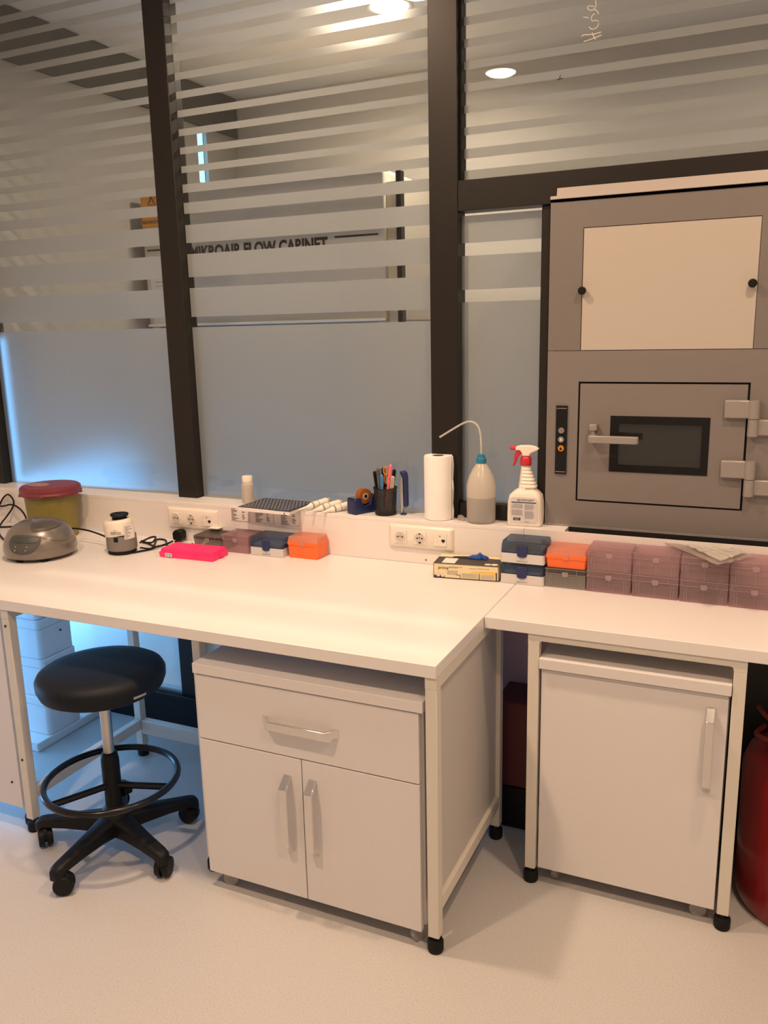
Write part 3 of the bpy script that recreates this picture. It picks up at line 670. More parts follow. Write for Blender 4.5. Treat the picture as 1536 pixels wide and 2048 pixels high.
for a, z_ in ((-17, .062), (2, .061), (-18, .049), (0, .049)):
    an = AZ+math.radians(a); r = prof_r(z_)+.002
    mk('key', MB().cyl((r*math.cos(an), r*math.sin(an), z_), ((r+.002)*math.cos(an), (r+.002)*math.sin(an), z_+.0005), .0027, seg=10), 'chrome', kp, world=False)
mk('lid', dome_patch([(12, .108), (30, .1085), (50, .110), (70, .113), (90, .118), (80, .1325), (40, .1345), (0, .130), (5, .118)], .001, .0025), 'silverd', cf, world=False, smooth=True)
sm = [(25, .092), (30, .086), (42, .076), (55, .069), (70, .066), (90, .068)]
mk('lid_seam', MB().tube([((prof_r(z_)+.0003)*math.cos(AZ+math.radians(a)), (prof_r(z_)+.0003)*math.sin(AZ+math.radians(a)), z_) for a, z_ in sm], .0009, seg=5), 'greypanel', cf, world=False)
mk('styling_ridge', MB().tube([((prof_r(z_)-.0005)*math.cos(AZ+math.radians(a)), (prof_r(z_)-.0005)*math.sin(AZ+math.radians(a)), z_) for a, z_ in ((12, .034), (25, .038), (38, .044), (50, .052))], [.001, .002, .002, .001], seg=6), 'silver', cf, world=False, smooth=True)
for a in (-25, 28, 118, 200):
    an = AZ+math.radians(a); mk('foot', MB().lathe([(.012, 0), (.014, .009)], (.098*math.cos(an), .098*math.sin(an), 0), 16), 'blackrub', cf, world=False)

# --- sharps bin
bk = thing('sharps_bin', 'yellow plastic sharps bin with rose-red lid', 'bin', (-1.878, -.222, DZ))
mk('body', MB().lathe([(.085, 0), (.089, .004), (.100, .17), (.101, .178), (.098, .178), (.096, .168), (.085, .006), (.0, .005)], seg=48, caps=False), 'yellowbin', bk, world=False, smooth=True)
mk('lining', MB().lathe([(.083, .007), (.093, .150), (.0, .151)], seg=40), 'yellowbin', bk, world=False, smooth=True)
ld = mk('lid', MB().lathe([(.103, .172), (.114, .172), (.116, .178), (.113, .186), (.115, .192), (.113, .200), (.105, .206), (.095, .207), (.05, .2085), (0, .209)], seg=56, caps=False), 'redlid', bk, world=False, smooth=True)
mk('lid_flap', MB().lathe([(.052, 0), (.052, .0025), (.048, .0035)], (-.028, -.035, .2085), 32, sx=1, sy=.62), 'pinklid', ld, world=False, smooth=True)
b = MB()
for k in range(12):
    a = 2*math.pi*k/12; b.box(.1145*math.cos(a)-.005, .1145*math.cos(a)+.005, .1145*math.sin(a)-.005, .1145*math.sin(a)+.005, .171, .179)
mk('lid_tab', b, 'redlid', ld, world=False, bevel=.001)
mk('handle', MB().box(-.109, -.098, -.014, .014, .11, .165), 'yellowbin', bk, world=False, bevel=.004)

# --- vortex mixer
vx = thing('vortex_mixer', 'small grey and ivory vortex mixer with tilted black cup', 'mixer', (-1.437, -.335, DZ))
def slab(prof, zs): return [[(x*f, y*f, z_) for x, y in prof] for z_, f in zs]
mk('base_plate', MB().lathe([(.045, .0), (.050, .003), (.050, .010), (.046, .012)], seg=32), 'blackrub', vx, world=False, smooth=True)
mk('lower_body', MB().lathe([(.048, .012), (.054, .018), (.054, .030), (.053, .0675)], seg=40), 'vortg', vx, world=False, smooth=True)
mk('upper_body', MB().lathe([(.053, .068), (.0525, .110), (.0500, .119), (.045, .1235), (.0, .124)], seg=40), 'vortw', vx, world=False, smooth=True)
VA = math.radians(-62)
mk('cup', MB().lathe([(.026, .118), (.027, .129), (.024, .131), (.026, .133), (.031, .137), (.033, .142), (.031, .145), (.022, .143), (0, .141)], seg=32, caps=False), 'black', vx, world=False, smooth=True)
vx.children[-1].rotation_euler = (math.radians(0), math.radians(-7), 0); vx.children[-1].location = (-.012+.016, 0, 0)
b = MB(); wrap_patch(b, .0532, VA-.28, VA+.02, .050, .067, 5); mk('rocker_switch', b, 'black', vx, world=False)
b = MB(); wrap_patch(b, .0536, VA+.45, VA+1.30, .058, .108, 8); lb = mk('sticker', b, 'paper', vx, world=False)
b = MB()
for r in range(9): wrap_patch(b, .0543, VA+.49, VA+.49+random.uniform(.2, .55), .103-r*.005, .1045-r*.005, 4, .0003)
mk('sticker_print', b, 'darkprint', lb, world=False)
lettering('VORTEX', .0105, 'ink', vx, (0, 0, 0), bend=(.0525, VA-.12, .084), world=False)
lettering('VELP', .006, 'greyink', vx, (0, 0, 0), bend=(.0522, VA-.16, .093), world=False)
b = MB(); wrap_patch(b, .0530, VA-.55, VA+.35, .0775, .0785, 8, .0003); mk('blue_line', b, 'ink', vx, world=False)

# --- neon pink tube rack
pk = thing('tube_rack', 'neon pink plastic tube rack lying on the long bench', 'rack', (-1.155, -.288, DZ), .03)
mk('tray', MB().loft([[(x, y, 0) for x, y in rrect(-.112, .112, -.048, .048, .004)], [(x, y, .018) for x, y in rrect(-.114, .114, -.051, .051, .004)], [(x, y, .018) for x, y in rrect(-.110, .110, -.047, .047, .004)], [(x, y, .031) for x, y in rrect(-.106, .106, -.044, .044, .004)]]), 'pink', pk, world=False)
mk('end_tab', MB().box(-.121, -.1142, -.010, .010, .010, .016), 'pink', pk, world=False); mk('end_tab', MB().box(.1142, .121, -.010, .010, .010, .016), 'pink', pk, world=False)
b = MB()
for i in range(12):
    for j in range(4): b.lathe([(.0062, 0), (.0062, .0012), (.0045, .0012)], (-.0935+i*.017, -.0315+j*.021, .0311), 8)
rg = mk('tube_hole', b, 'pink', pk, world=False); rg['kind'] = 'stuff'
lbl = mk('sticker', MB().box(-.084, -.056, -.0520, -.0512, .003, .017), 'paper', pk, world=False)
mk('sticker_print', MB().box(-.079, -.072, -.0524, -.0521, .012, .014).box(-.068, -.060, -.0524, -.0521, .0115, .0135).box(-.080, -.073, -.0524, -.0521, .006, .008).box(-.069, -.060, -.0524, -.0521, .006, .008), 'black_ink', lbl, world=False)

# --- hinged storage boxes
def storage_box(loc, wd, dp, h, body, lid, label, group=None, notch=None, rz=0):
    t = thing('storage_box', label, 'box', loc, rz, group)
    hl = h*.30; x = wd/2; y = dp/2; tk = .0016
    b = MB().box(-x, x, -y, -y+tk, 0, h-hl).box(-x, x, y-tk, y, 0, h-hl).box(-x, -x+tk, -y+tk, y-tk, 0, h-hl).box(x-tk, x, -y+tk, y-tk, 0, h-hl).box(-x+tk, x-tk, -y+tk, y-tk, 0, tk)
    rbm = 'rib' if body == 'tp' else 'ribg'
    bd = mk('box_body', b, body, t, world=False)
    b = MB()
    for fx in (-.80, -.70, 0, .70, .80): b.box(x*fx-.0006, x*fx+.0006, -y-.0006, -y-.0001, .001, h-hl-.003)
    mk('rib', b, rbm, bd, world=False)
    b = MB(); z0 = h-hl+.0005
    b.box(-x-.001, x+.001, -y-.001, -y+tk, z0, h-.001).box(-x-.001, x+.001, y-tk, y+.001, z0, h-.001).box(-x-.001, -x+tk, -y+tk, y-tk, z0, h-.001).box(x-tk, x+.001, -y+tk, y-tk, z0, h-.001).box(-x, x, -y, y, h-.0016, h)
    l2 = mk('box_lid', b, lid, t, world=False)
    mk('rib', MB().box(-x-.0014, x+.0014, -y-.0016, -y-.0011, z0, z0+.0016).box(-x-.0014, x+.0014, -y-.0016, -y-.0011, h-.0026, h-.0008).box(-x*.9, -x*.88, -y-.0016, -y-.0011, z0, h).box(x*.55, x*.57, -y-.0016, -y-.0011, z0, h), rbm, l2, world=False)
    mk('latch', MB().prism([(-.009, z0+.008), (.009, z0+.008), (.009, z0-.004), (.006, z0-.007), (-.006, z0-.007), (-.009, z0-.004)], 'y', -y-.0032, -y-.0017), rbm, t, world=False, bevel=.0008)
    return t
HB_ = .0655
storage_box((-1.155, -.155, DZ), .118, .098, .052, 'tg', 'tgd', 'grey storage box with dark lid beside the pink rack')
storage_box((-1.036, -.153, DZ), .112, .096, .064, 'tp', 'tp', 'pink-tinted storage box between grey box and blue-lid box on long bench')
def ep_box(loc, label, group=None, insert=False):
    t = thing('tip_box', label, 'box', loc, 0, group)
    x, y = .068, .052
    mk('box_base', MB().loft([[(a, c, 0) for a, c in rrect(-x, x, -y, y, .006)], [(a, c, .030) for a, c in rrect(-x+.001, x-.001, -y+.001, y-.001, .006)]]), 'epw', t, world=False, bevel=.001)
    z0 = .0305
    lidp = [(-y+.001, z0), (y-.001, z0), (y-.001, .066), (-y+.006, .066), (-y+.001, .048)]
    b = MB(); b.loft([[(a, c, z0) for a, c in rrect(-x+.001, x-.001, -y+.001, y-.001, .006)], [(a, c, .055) for a, c in rrect(-x+.002, x-.002, -y+.003, y-.001, .006)], [(a, c, .066) for a, c in rrect(-x+.004, x-.004, -y+.008, y-.002, .006)]])
    l2 = mk('box_lid', b, 'epb', t, world=False, smooth=True, label='smoky blue transparent lid')
    mk('tip_tray', MB().box(-x+.012, x-.012, -y+.010, y-.010, z0+.001, z0+.009), 'epw', t, world=False)
    if insert: mk('insert_card', MB().prism([(-.056, .040), (-.036, .060), (.056, .060), (.056, .040)], 'y', -y+.009, -y+.0095), 'olive', t, world=False)
    mk('latch', MB().prism([(-.017, .056), (.017, .056), (.015, .024), (.010, .020), (-.010, .020), (-.015, .024)], 'y', -y-.0025, -y+.0008), 'navy', t, world=False, bevel=.001)
    lettering('eppendorf', .0082, 'ink', t, (0, -y+.0003, .0075), world=False)
    mk('emblem', MB().tube([(-.006, -y+.0002, .018), (0, -y+.0002, .0165), (.006, -y+.0002, .018), (.003, -y+.0002, .0135), (-.003, -y+.0002, .0135)], .0006, seg=4, closed=True, smooth=2), 'greyink', t, world=False)
    return t
ep_box((-.905, -.153, DZ), 'pale grey tip box with smoky blue lid between pink-tinted and orange boxes')
def orange_box(loc, wd, dp, h, label, group=None):
    t = thing('storage_box', label, 'box', loc, 0, group); x, y = wd/2, dp/2; hl = .018
    mk('box_body', MB().loft([[(a, c, 0) for a, c in rrect(-x+.004, x-.004, -y+.004, y-.004, .006)], [(a, c, h-hl-.012) for a, c in rrect(-x+.002, x-.002, -y+.002, y-.002, .006)], [(a, c, h-hl-.011) for a, c in rrect(-x, x, -y, y, .006)], [(a, c, h-hl) for a, c in rrect(-x, x, -y, y, .006)]]), 'to', t, world=False, bevel=.0008)
    mk('box_lid', MB().loft([[(a, c, h-hl+.0005) for a, c in rrect(-x+.001, x-.001, -y+.001, y-.001, .006)], [(a, c, h-.001) for a, c in rrect(-x+.004, x-.004, -y+.004, y-.004, .006)], [(a, c, h) for a, c in rrect(-x+.006, x-.006, -y+.006, y-.006, .006)]]), 'tol', t, world=False, smooth=True)
    mk('latch', MB().box(-.008, .008, -y-.0022, -y-.0002, h-hl-.013, h-.010), 'tol', t, world=False, bevel=.001)
    return t
orange_box((-.767, -.148, DZ), .122, .085, .075, 'orange box with clear lid, rightmost of the row on the long bench')
E1 = ep_box((.019, -.167, DZ), 'pale grey tip box with blue latch, lower of the pair beside the glove box', 'stacked pale tip boxes')
ep_box((.019, -.167, DZ+.0665), 'pale grey tip box with yellow insert, upper of the pair beside the glove box', 'stacked pale tip boxes', True)
storage_box((.150, -.163, DZ), .120, .096, .0600, 'tg', 'tgd', 'grey storage box underneath the orange one on the right bench')
orange_box((.150, -.160, DZ+.0605), .124, .098, .058, 'orange box on top of the grey one on the right bench')
PX = [.2775, .4085, .5395, .6700]
NM = ['first', 'second', 'third', 'fourth']
for k, x in enumerate(PX):
    for lv, s2 in ((0, 'lower'), (1, 'upper')):
        storage_box((x, -.164-.002*k, DZ+lv*(HB_+.0008)), .126, .098, HB_, 'tp', 'tp', 'clear pinkish storage box, %s row, %s from the orange box' % (s2, NM[k]), 'clear pinkish storage boxes on the right bench')

# --- glove box
gb = thing('glove_box', 'cream and black box of blue gloves on the long bench corner', 'glove box', (-.164, -.174, DZ), math.radians(6.5))
gx, gy, gh = .104, .055, .049
mk('carton', MB().box(-gx, gx, -gy, gy, 0, gh), 'cream', gb, world=False, bevel=.0015)
b = MB().box(-gx, gx, -gy-.0006, -gy-.0001, 0, .003).box(-gx, gx, -gy-.0006, -gy-.0001, gh-.002, gh).box(-gx, -gx+.0015, -gy-.0006, -gy-.0001, .003, gh-.002).box(gx-.0015, gx, -gy-.0006, -gy-.0001, .003, gh-.002)
b.box(-gx+.0015, -gx+.036, -gy-.0006, -gy-.0001, .003, .009).box(gx-.009, gx-.005, -gy-.0006, -gy-.0001, .003, .028).box(-.018, -.0165, -gy-.0006, -gy-.0001, .003, .014).box(-.031, -.018, -gy-.0006, -gy-.0001, .0125, .014).box(.042, .0445, -gy-.0006, -gy-.0001, .003, .021)
b.box(gx+.0001, gx+.0006, -gy, gy, 0, .004)
mk('black_print', b, 'darkprint', gb, world=False)
mk('top_print', MB().prism([(-gx+.001, -gy+.001), (gx-.001, -gy+.001), (gx-.001, .022), (.03, .030), (-.04, .022), (-gx+.001, .018)], 'z', gh+.0001, gh+.0006), 'darkprint', gb, world=False)
for q in (MB().box(-.078, -.036, -gy+.003, .005, gh+.0007, gh+.0011), MB().lathe([(.010, 0), (.010, .0004)], (.068, -.042, gh+.0007), 20, sx=1.1, sy=.8), MB().lathe([(.012, 0), (.012, .0004)], (.089, -.0405, gh+.0007), 20, sx=.9, sy=.8)): mk('top_sticker', q, 'paper', gb, world=False)
mk('yellow_print', MB().prism([(.01, .024), (.098, .021), (.098, .030), (.05, .030)], 'y', -gy-.0005, -gy-.0001), 'yprint', gb, world=False)
b = MB()
for (a, c, d) in ((-.055, .038, .045), (-.055, .035, .03), (.012, .036, .02), (.035, .037, .04)): b.box(a, a+d, -gy-.0006, -gy-.0001, c, c+.0016)
for r in range(5): b.box(-.06, -.025, -gy-.0006, -gy-.0001, .026-r*.003, .0268-r*.003).box(-.012, .038, -gy-.0006, -gy-.0001, .019-r*.003, .0198-r*.003).box(.048, .090, -gy-.0006, -gy-.0001, .018-r*.003, .0188-r*.003)
mk('small_print', b, 'greyink', gb, world=False)
lettering('prime', .0145, 'black_ink', gb, (-.072, -gy-.0004, .034), world=False)
mk('round_mark', MB().cyl((-.088, -gy-.0007, .011), (-.088, -gy-.0011, .011), .0062, seg=20).cyl((-.074, -gy-.0007, .009), (-.074, -gy-.0011, .009), .005, seg=20), 'labelw', gb, world=False)
mk('opening', MB().lathe([(.058, 0), (.058, .0005)], (.0, .020, gh+.0013), 32, sx=1, sy=.26), 'hole', gb, world=False)
gl = thing('gloves', 'blue nitrile gloves poking out of the glove box', 'gloves', (-.16, -.155, DZ+gh), math.radians(6.5))
b = MB(); random.seed(3)
rings = []
for k, (xx, hh, ww) in enumerate(((-.012, .003, .006), (.0, .008, .011), (.012, .009, .013), (.022, .017, .012), (.028, .014, .013), (.036, .008, .012), (.043, .009, .010), (.052, .003, .006))):
    rings.append([(xx+random.uniform(-.002, .002), ww*math.cos(t)+.005*math.sin(3*k), .0025+max(0, hh*math.sin(t))*(1+.25*math.sin(5*t+k))) for t in [math.pi*i/11 for i in range(12)]] + [(xx, 0, .0022)])
b.loft(rings); mk('glove_fold', b, 'glove', gl, world=False, smooth=True)

# ================================================================= LEDGE THINGS
LZ = .9385
wb = thing('sample_bottle', 'small milky bottle left of the patterned notebook', 'bottle', (-1.078, -.040, LZ))
mk('bottle_body', MB().lathe([(.021, 0), (.023, .003), (.023, .070), (.021, .076), (.017, .079)], seg=28), 'water_pl', wb, world=False, smooth=True)
mk('contents', MB().lathe([(.020, .002), (.0205, .060), (0, .0602)], seg=24), 'water_lo', wb, world=False, smooth=True)
mk('cap', MB().lathe([(.0195, .0792), (.0195, .100), (.018, .102), (0, .1022)], seg=24), 'whitepl', wb, world=False, smooth=True)
nb = thing('notebook', 'black notebook with white dash pattern jutting over the ledge', 'notebook', (-.922, -.090, LZ), math.radians(-2.5))
mk('pages', MB().box(-.108, .108, -.086, .080, .0005, .0125), 'paper', nb, world=False, bevel=.001)
mk('cover', MB().prism([(-.111, -.084), (.111, -.088), (.109, .082), (-.109, .082)], 'z', .013, .0148), 'darkcover', nb, world=False)
b = MB()
for i in range(15):
    for j in range(13):
        x = -.101+i*.0142+(j % 2)*.0071; y = -.078+j*.0126
        if x < .104: b.quad((x-.0035, y-.0030, .0150), (x-.0012, y-.0036, .0150), (x+.0035, y+.0030, .0150), (x+.0012, y+.0036, .0150))
dp = mk('dash_print', b, 'paper', nb, world=False); dp['kind'] = 'stuff'
mk('back_cover', MB().box(-.110, .110, -.087, .082, 0, .0004), 'paper', nb, world=False)
mk('binder_clip', MB().cyl((.088, -.0862, .004), (.088, -.0885, .004), .0022), 'hole', nb, world=False)
def pipette(tip, end, label):
    t = thing('pipette', label, 'pipette', tip, 0, 'white pipettes lying over the ledge')
    tip, end = Vector(tip), Vector(end); d = (end-tip).normalized(); L = (end-tip).length
    P = lambda s2: tuple(d*s2)
    mk('tip_cone', MB().cyl(P(0), P(.035), .0018, .0052).cyl(P(.035), P(.055), .0052, .012), 'whitepl', t, world=False, smooth=True)
    mk('collar', MB().cyl(P(.0551), P(.0605), .0137, seg=24), 'graycaster', t, world=False, smooth=True)
    mk('barrel', MB().cyl(P(.0606), P(L-.014), .0125, .0130, seg=24).cyl(P(L-.014), P(L-.008), .0130, .010, seg=24), 'whitepl', t, world=False, smooth=True)
    mk('plunger', MB().cyl(P(L-.008), P(L), .009, seg=16), 'graycaster', t, world=False, smooth=True)
    a = d.cross(Vector((0, 0, 1))).normalized(); u = a.cross(d).normalized()
    mk('print_band', MB().cyl(tuple(d*.08), tuple(d*.083), .0128, seg=24), 'greyink', t, world=False)
pipette((-.812, -.128, .947), (-.745, -.018, .9535+.012), 'white pipette lying over the ledge, left of three, on the notebook corner')
pipette((-.772, -.128, .942), (-.694, -.018, .9535+.008), 'white pipette lying over the ledge, middle of three')
pipette((-.728, -.126, .941), (-.650, -.018, .9535+.006), 'white pipette lying over the ledge, right of three beside tape dispenser')

tp = thing('tape_dispenser', 'small navy tape dispenser holding an amber roll', 'tape dispenser', (-.598, -.055, LZ), math.radians(62))
prof = [(-.046, 0), (.040, 0), (.046, .010), (.050, .045), (.046, .062), (.036, .066), (.030, .058), (.022, .030), (-.002, .024), (-.012, .034), (-.016, .054), (-.040, .056), (-.046, .050)]
mk('dispenser_body', MB().prism(prof, 'y', -.022, .024), 'navy', tp, world=False, bevel=.002)
rl = mk('tape_roll', MB().cyl((.008, -.012, .058), (.008, .012, .058), .0262, seg=36), 'brown', tp, world=False, smooth=True, label='amber tape roll')
mk('roll_core', MB().cyl((.008, -.0135, .058), (.008, .0135, .058), .0115, seg=24), 'beigepen', rl, world=False, smooth=True)
mk('roll_hub', MB().cyl((.008, -.0150, .058), (.008, .0150, .058), .006, seg=20), 'black', rl, world=False)
mk('cutter', MB().prism([(-.042, .0562), (-.018, .0562), (-.018, .0575), (-.044, .0575)], 'y', -.018, .018), 'steel', tp, world=False)

PCX, PCY = -.508, -.052
pc = thing('pen_cup', 'black wire-mesh pen cup on the ledge', 'pen cup', (PCX, PCY, LZ))
mk('mesh_wall', MB().lathe([(.036, .002), (.0405, .092)], seg=36, caps=False), 'meshcup', pc, world=False, smooth=True)
mk('cup_base', MB().lathe([(.037, 0), (.0375, .006), (.0375, .008), (0, .008)], seg=32, caps=False), 'blackmetal', pc, world=False, smooth=True)
mk('cup_rim', MB().tube([(.0408*math.cos(2*math.pi*k/24), .0408*math.sin(2*math.pi*k/24), .093) for k in range(24)], .0022, seg=8, smooth=2, closed=True), 'blackmetal', pc, world=False, smooth=True)
def pen(name, foot_, head, r, m, label, cat='pen', capm=None, capl=.04):
    t = thing(name, label, cat, (PCX+foot_[0], PCY+foot_[1], LZ+.011)); d = Vector((head[0]-foot_[0], head[1]-foot_[1], head[2])); L = d.length; d.normalize()
    mk('barrel', MB().cyl((0, 0, 0), tuple(d*.012), .0015, r).cyl(tuple(d*.012), tuple(d*(L-capl)), r), m, t, world=False, smooth=True)
    mk('cap', MB().cyl(tuple(d*(L-capl+.0005)), tuple(d*(L-.004)), r*1.12).cyl(tuple(d*(L-.004)), tuple(d*L), r*1.1, r*.6), capm or m, t, world=False, smooth=True)
    mk('clip', MB().tube([tuple(d*(L-.006)+Vector((0, -r*1.2, 0))), tuple(d*(L-.012)+Vector((0, -r*1.7, 0))), tuple(d*(L-capl)+Vector((0, -r*1.5, 0)))], r*.22, seg=5), capm or m, t, world=False)
    return t
pen('marker', (-.020, -.006, 0), (-.038, -.004, .138), .0052, 'black', 'thin black pen leaning at the left of the cup', capm='black')
pen('marker', (-.008, -.012, 0), (-.022, -.010, .150), .0070, 'greypen', 'thick grey marker with pale end in the cup', capm='greypen', capl=.02)
pen('marker', (-.004, .014, 0), (-.012, .012, .148), .0065, 'black', 'black marker behind the blue pen', capm='black')
pen('pen', (-.002, -.024, 0), (-.003, -.020, .130), .0052, 'bluepen', 'light blue pen in the cup')
pen('pen', (.006, -.014, 0), (.028, -.012, .165), .0052, 'pinkpen', 'bright pink pen leaning right, tallest in the cup', capm='pinkpen', capl=.05)
pen('pen', (.014, .006, 0), (.034, .004, .146), .0055, 'black', 'black pen just right of the pink pen')
pen('pen', (.020, -.016, 0), (.036, -.014, .126), .0065, 'beigepen', 'short beige and black pen at right of the cup', capm='beigepen')
sc = thing('scissors', 'small scissors with amber handle loops in the cup', 'scissors', (PCX+.004, PCY-.002, LZ+.011))
mk('blades', MB().prism([(-.003, 0), (.001, 0), (.006, .085), (-.004, .085)], 'y', -.0012, .0012), 'steel', sc, world=False)
b = MB(); b.tube([(.001+.0085*math.cos(t), 0, .140+.014*math.sin(t)) for t in [2*math.pi*k/14 for k in range(14)]], .0032, seg=8, smooth=2, closed=True)
b.tube([(.001+.0075*math.cos(t), .002, .110+.016*math.sin(t)) for t in [2*math.pi*k/14 for k in range(14)]], .003, seg=8, smooth=2, closed=True)
mk('handle_loops', b, 'amber', sc, world=False, smooth=True)
stp = thing('stapler', 'navy stapler standing on end behind the pen cup', 'stapler', (-.447, -.040, LZ))
mk('stapler_top', MB().prism([(-.009, .150), (.004, .153), (.013, .148), (.017, .135), (.018, .032), (.012, .026), (.004, .030), (.005, .120), (-.006, .142)], 'y', -.010, .010), 'navy', stp, world=False, bevel=.003)
mk('staple_channel', MB().prism([(-.006, .140), (.002, .128), (.0035, .035), (-.001, .006), (-.006, .006), (-.010, .100)], 'y', -.007, .007), 'steel', stp, world=False, bevel=.001)
mk('stapler_foot', MB().box(-.008, .010, -.009, .009, 0, .0055), 'navy', stp, world=False, bevel=.001)

pt = thing('paper_towel_roll', 'white paper towel roll standing on the ledge', 'paper towel', (-.312, -.054, LZ))
mk('tissue', MB().lathe([(.0195, .001), (.045, .0), (.0475, .003), (.0478, .205), (.046, .2135), (.044, .214), (.0200, .2132), (.0195, .211), (.0195, .001)], seg=56, caps=False), 'paperk', pt, world=False, smooth=True)
mk('core', MB().lathe([(.0192, .003), (.0192, .2125), (.0175, .2125), (.0175, .003), (.0192, .003)], seg=32, caps=False), 'card', pt, world=False, smooth=True)
b = MB(); rings = []
for k in range(9):
    zz = .002+k*.0262; rings.append([(.0478*math.cos(.15), .0478*math.sin(.15), zz), (.0515+.0015*math.sin(k*2.1), .005, zz), (.0530+.002*math.sin(k*1.7), -.010+.002*math.cos(k), zz), (.0522, -.0105, zz), (.0500, .004, zz), (.0474*math.cos(.10), .0474*math.sin(.10), zz)])
b.loft(rings); mk('loose_sheet', b, 'paperk', pt, world=False, smooth=True)

wbt = thing('wash_bottle', 'milky wash bottle with blue cap and bent tube, half full', 'bottle', (-.163, -.056, LZ))
mk('bottle_body', MB().lathe([(.0474, .0845), (.0475, .120), (.0435, .138), (.037, .157), (.0275, .176), (.0180, .190), (.0150, .194), (.0145, .199)], seg=44, caps=False), 'water_pl', wbt, world=False, smooth=True)
mk('filled_part', MB().lathe([(.041, 0), (.0455, .004), (.047, .012), (.0474, .084)], seg=44), 'water_lo', wbt, world=False, smooth=True, label='lower half filled with liquid')
mk('dip_tube', MB().cyl((0, 0, .09), (0, 0, .195), .003), 'tube', wbt, world=False)
mk('cap', MB().lathe([(.0162, .194), (.0165, .196), (.0165, .210), (.014, .213), (.0125, .214), (.0120, .221), (.009, .2235), (.004, .224)], seg=28), 'bluecap', wbt, world=False, smooth=True)
mk('spout_tube', MB().tube([(0, 0, .222), (-.001, 0, .262), (-.004, 0, .292), (-.012, 0, .314), (-.027, 0, .326), (-.045, -.001, .327), (-.066, -.003, .319), (-.100, -.006, .299), (-.139, -.010, .275)], .0032, seg=10, smooth=8), 'tube', wbt, world=False, smooth=True)
cl = thing('cling_film_scrap', 'crumpled clear film scrap left of the wash bottle', 'wrapper', (-.232, -.060, LZ))
b = MB(); random.seed(5)
b.loft([[(r*math.cos(t)*(1+random.uniform(-.3, .3)), .8*r*math.sin(t)*(1+random.uniform(-.3, .3)), z_+random.uniform(0, .003)) for t in [2*math.pi*k/12 for k in range(12)]] for r, z_ in ((.010, .0005), (.013, .005), (.010, .012), (.004, .016))])
mk('film', b, 'bag', cl, world=False)

sb = thing('spray_bottle', 'white spray bottle with red trigger head and blue-striped label', 'bottle', (-.018, -.047, LZ), math.radians(3))
def section(wl, wr, d, z_, r): return [(a, c, z_) for a, c in rrect(-wl, wr, -d, d, r, 5)]
rings = [section(.050, .052, .030, 0, .012), section(.053, .056, .033, .004, .014), section(.0535, .057, .0335, .035, .015), section(.0525, .056, .033, .075, .015), section(.048, .053, .031, .098, .016),
         section(.036, .043, .028, .110, .018), section(.022, .031, .022, .119, .018)]
for k in range(6):
    z0 = .126+k*.011; q = k/5; a, c, d = .0205-.005*q, .0375-.0195*q, .0225-.007*q
    rings.append(section(a, c, d, z0, .0148)); rings.append(section(a-.0005, c-.0055, d-.0035, z0+.0065, .0145 if q < .9 else .0135))
rings.append(section(.0145, .0150, .0140, .192, .0138))
mk('bottle_body', MB().loft(rings), 'whitepl', sb, world=False, smooth=True)
lbp = mk('label', MB().prism(rrect(-.042, .045, .014, .094, .010), 'y', -.0345, -.0337), 'labelw', sb, world=False)
mk('label_stripe', MB().box(-.037, .041, -.0350, -.0346, .0765, .0795), 'ink', lbp, world=False)
lettering('DERMOSEPT', .0078, 'black_ink', lbp, (.013, -.0347, .0855), world=False)
mk('logo', MB().tube([(-.0145+.0032*math.cos(t), -.0347, .0855+.0032*math.sin(t)) for t in [2*math.pi*k/12 for k in range(12)]], .0008, seg=5, closed=True, smooth=0), 'black_ink', lbp, world=False)
mk('alc_box', MB().box(-.031, -.008, -.0350, -.0346, .0195, .0285), 'ink', lbp, world=False)
lettering('ALC', .0085, 'labelw', lbp, (-.0195, -.0352, .024), world=False)
b = MB()
for r in range(12):
    zz = .0715-r*.0032
    if r not in (5,): b.box(-.037+(.004 if r < 2 else 0), random.uniform(-.006, .001), -.0349, -.0346, zz, zz+.0018)
for r in range(15):
    zz = .0715-r*.0032
    if r not in (6,): b.box(.005, random.uniform(.030, .037), -.0349, -.0346, zz, zz+.0018)
b.box(.005, .020, -.0349, -.0346, .0165, .0175).box(.005, .024, -.0349, -.0346, .0145, .0152)
mk('label_text', b, 'greyink', lbp, world=False)
mk('lot_print', MB().box(.003, .022, -.0232, -.0226, .1195, .1235), 'beigepen', sb, world=False)
sh = mk('collar', MB().lathe([(.0165, .193), (.0178, .195), (.0178, .214), (.015, .220), (.013, .222)], seg=28), 'redpl', sb, world=False, smooth=True)
mk('spray_head', MB().prism([(-.032, .240), (-.032, .252), (-.018, .256), (.012, .257), (.030, .254), (.042, .246), (.034, .240), (.016, .232), (.012, .2225), (-.010, .2225), (-.012, .232), (-.018, .240)], 'y', -.011, .011), 'whitepl', sb, world=False, bevel=.003)
mk('nozzle', MB().cyl((-.0325, 0, .2465), (-.050, 0, .2465), .0085, seg=6), 'redpl', sb, world=False, bevel=.001, label='red nozzle')
mk('trigger', MB().prism([(-.013, .239), (-.030, .239), (-.036, .226), (-.037, .205), (-.042, .190), (-.038, .188), (-.031, .200), (-.027, .216), (-.018, .227), (-.013, .230)], 'y', -.007, .007), 'redpl', sb, world=False, bevel=.002, label='red trigger')

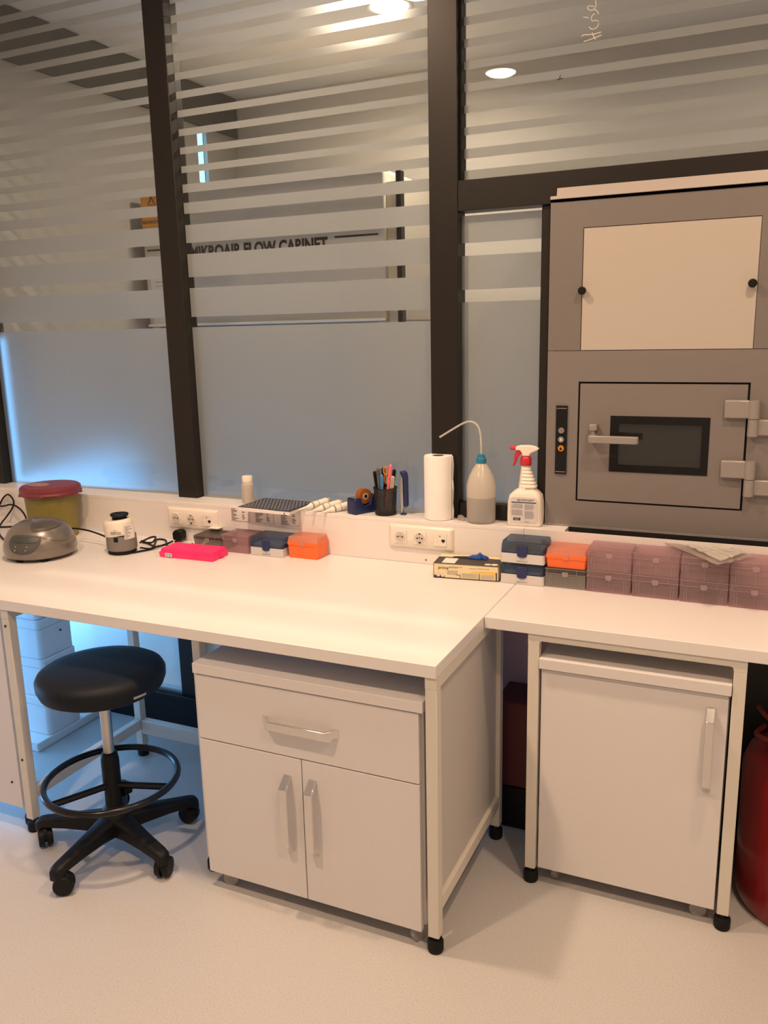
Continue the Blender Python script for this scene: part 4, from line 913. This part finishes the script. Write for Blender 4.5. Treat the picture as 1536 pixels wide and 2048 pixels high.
# --- plastic bags with papers in the slot
def bag(label, poly, z0, seed, m):
    random.seed(seed); t = thing('document_sleeve', label, 'plastic sleeve', (poly[0][0], poly[0][1], z0), group='crumpled plastic sleeves on the storage boxes')
    bm = MB(); n = 9; top = []
    (ax, ay), (bx, by), (cx, cy2), (dx, dy) = poly
    def S(u, v): return (ax*(1-u)*(1-v)+bx*u*(1-v)+cx*u*v+dx*(1-u)*v, ay*(1-u)*(1-v)+by*u*(1-v)+cy2*u*v+dy*(1-u)*v)
    g = [[None]*(n+1) for _ in range(n+1)]
    for i in range(n+1):
        for j in range(n+1):
            x, y = S(i/n, j/n); g[i][j] = (x, y, z0+.002+.004*abs(math.sin(i*1.7+seed)*math.cos(j*1.3+seed*2))+random.uniform(0, .0015))
    for off in (0, .0012):
        V = [[bm.bm.verts.new((x, y, z_+off)) for x, y, z_ in r] for r in g]
        for i in range(n):
            for j in range(n): bm.bm.faces.new((V[i][j], V[i+1][j], V[i+1][j+1], V[i][j+1]))
    mk('sleeve', bm, m, t)
bag('clear crumpled plastic sleeve tucked under the hatch, lower one', [(.415, -.100), (.575, -.295), (.665, -.175), (.60, -.100)], .9225, 2, 'bag')
bag('white-edged crumpled plastic sleeve with paper, upper one', [(.475, -.130), (.580, -.285), (.640, -.165), (.58, -.125)], .9315, 6, 'tube')

# ================================================================= CORDS
c1 = cf
mk('power_cord', MB().tube([(-2.43, -.109, .86), (-2.36, -.118, .84), (-2.295, -.125, .857), (-2.262, -.118, .898), (-2.234, -.116, .913), (-2.208, -.117, .893), (-2.209, -.120, .865), (-2.232, -.130, .83), (-2.235, -.17, .797), (-2.16, -.25, .7935), (-2.02, -.35, .7935), (-1.84, -.44, .7985)], .0036, smooth=8), 'black', c1, smooth=True)
mk('power_cord', MB().tube([(-2.50, -.109, .86), (-2.40, -.118, .858), (-2.275, -.122, .861), (-2.225, -.122, .871), (-2.186, -.125, .868), (-2.147, -.13, .848), (-2.125, -.135, .82), (-2.12, -.15, .797), (-2.17, -.185, .7935), (-2.26, -.215, .7935), (-2.45, -.20, .7935), (-2.55, -.13, .80), (-2.58, -.109, .84)], .0036, smooth=8), 'black', c1, smooth=True)
c2 = vx
mk('power_cord', MB().tube([(-1.765, -.312, .83), (-1.72, -.29, .845), (-1.66, -.28, .842), (-1.60, -.285, .835), (-1.545, -.300, .830), (-1.50, -.320, .828)], .0034, smooth=8), 'black', c2, smooth=True)
mk('power_cord', MB().tube([(-1.386, -.300, .82), (-1.36, -.275, .835), (-1.365, -.235, .828), (-1.40, -.215, .80), (-1.45, -.205, .7935), (-1.47, -.19, .7935), (-1.40, -.225, .7935), (-1.36, -.245, .7935), (-1.35, -.20, .7935), (-1.345, -.165, .797)], .0034, smooth=8), 'black', c2, smooth=True)
mk('power_cord', MB().tube([(-1.39, -.295, .80), (-1.355, -.275, .7955), (-1.40, -.20, .7935), (-1.43, -.15, .7935), (-1.39, -.150, .7935), (-1.33, -.215, .7935), (-1.28, -.205, .7935), (-1.262, -.185, .7935), (-1.255, -.160, .7935)], .0034, smooth=8), 'black', c2, smooth=True)
mk('power_cord', MB().tube([(-1.385, -.34, .7935), (-1.37, -.31, .7935), (-1.355, -.28, .7935), (-1.34, -.25, .801)], .0034, smooth=8), 'black', c2, smooth=True)
pg = thing('power_plug', 'black angled power plug standing at the ledge foot', 'plug', (-1.335, -.135, DZ))
mk('plug_body', MB().prism([(-.020, .008), (.012, .004), (.020, .014), (.020, .040), (.010, .047), (-.012, .046), (-.022, .034)], 'y', -.016, .018), 'black', pg, world=False, bevel=.004)
mk('strain_relief', MB().cyl((.0, -.010, .006), (-.006, -.022, .004), .004), 'black', pg, world=False)
pg2 = thing('power_plug', 'small black connector left of the grey storage box', 'plug', (-1.245, -.135, DZ))
mk('plug_body', MB().box(-.011, .011, -.014, .014, 0, .018), 'black', pg2, world=False, bevel=.004)
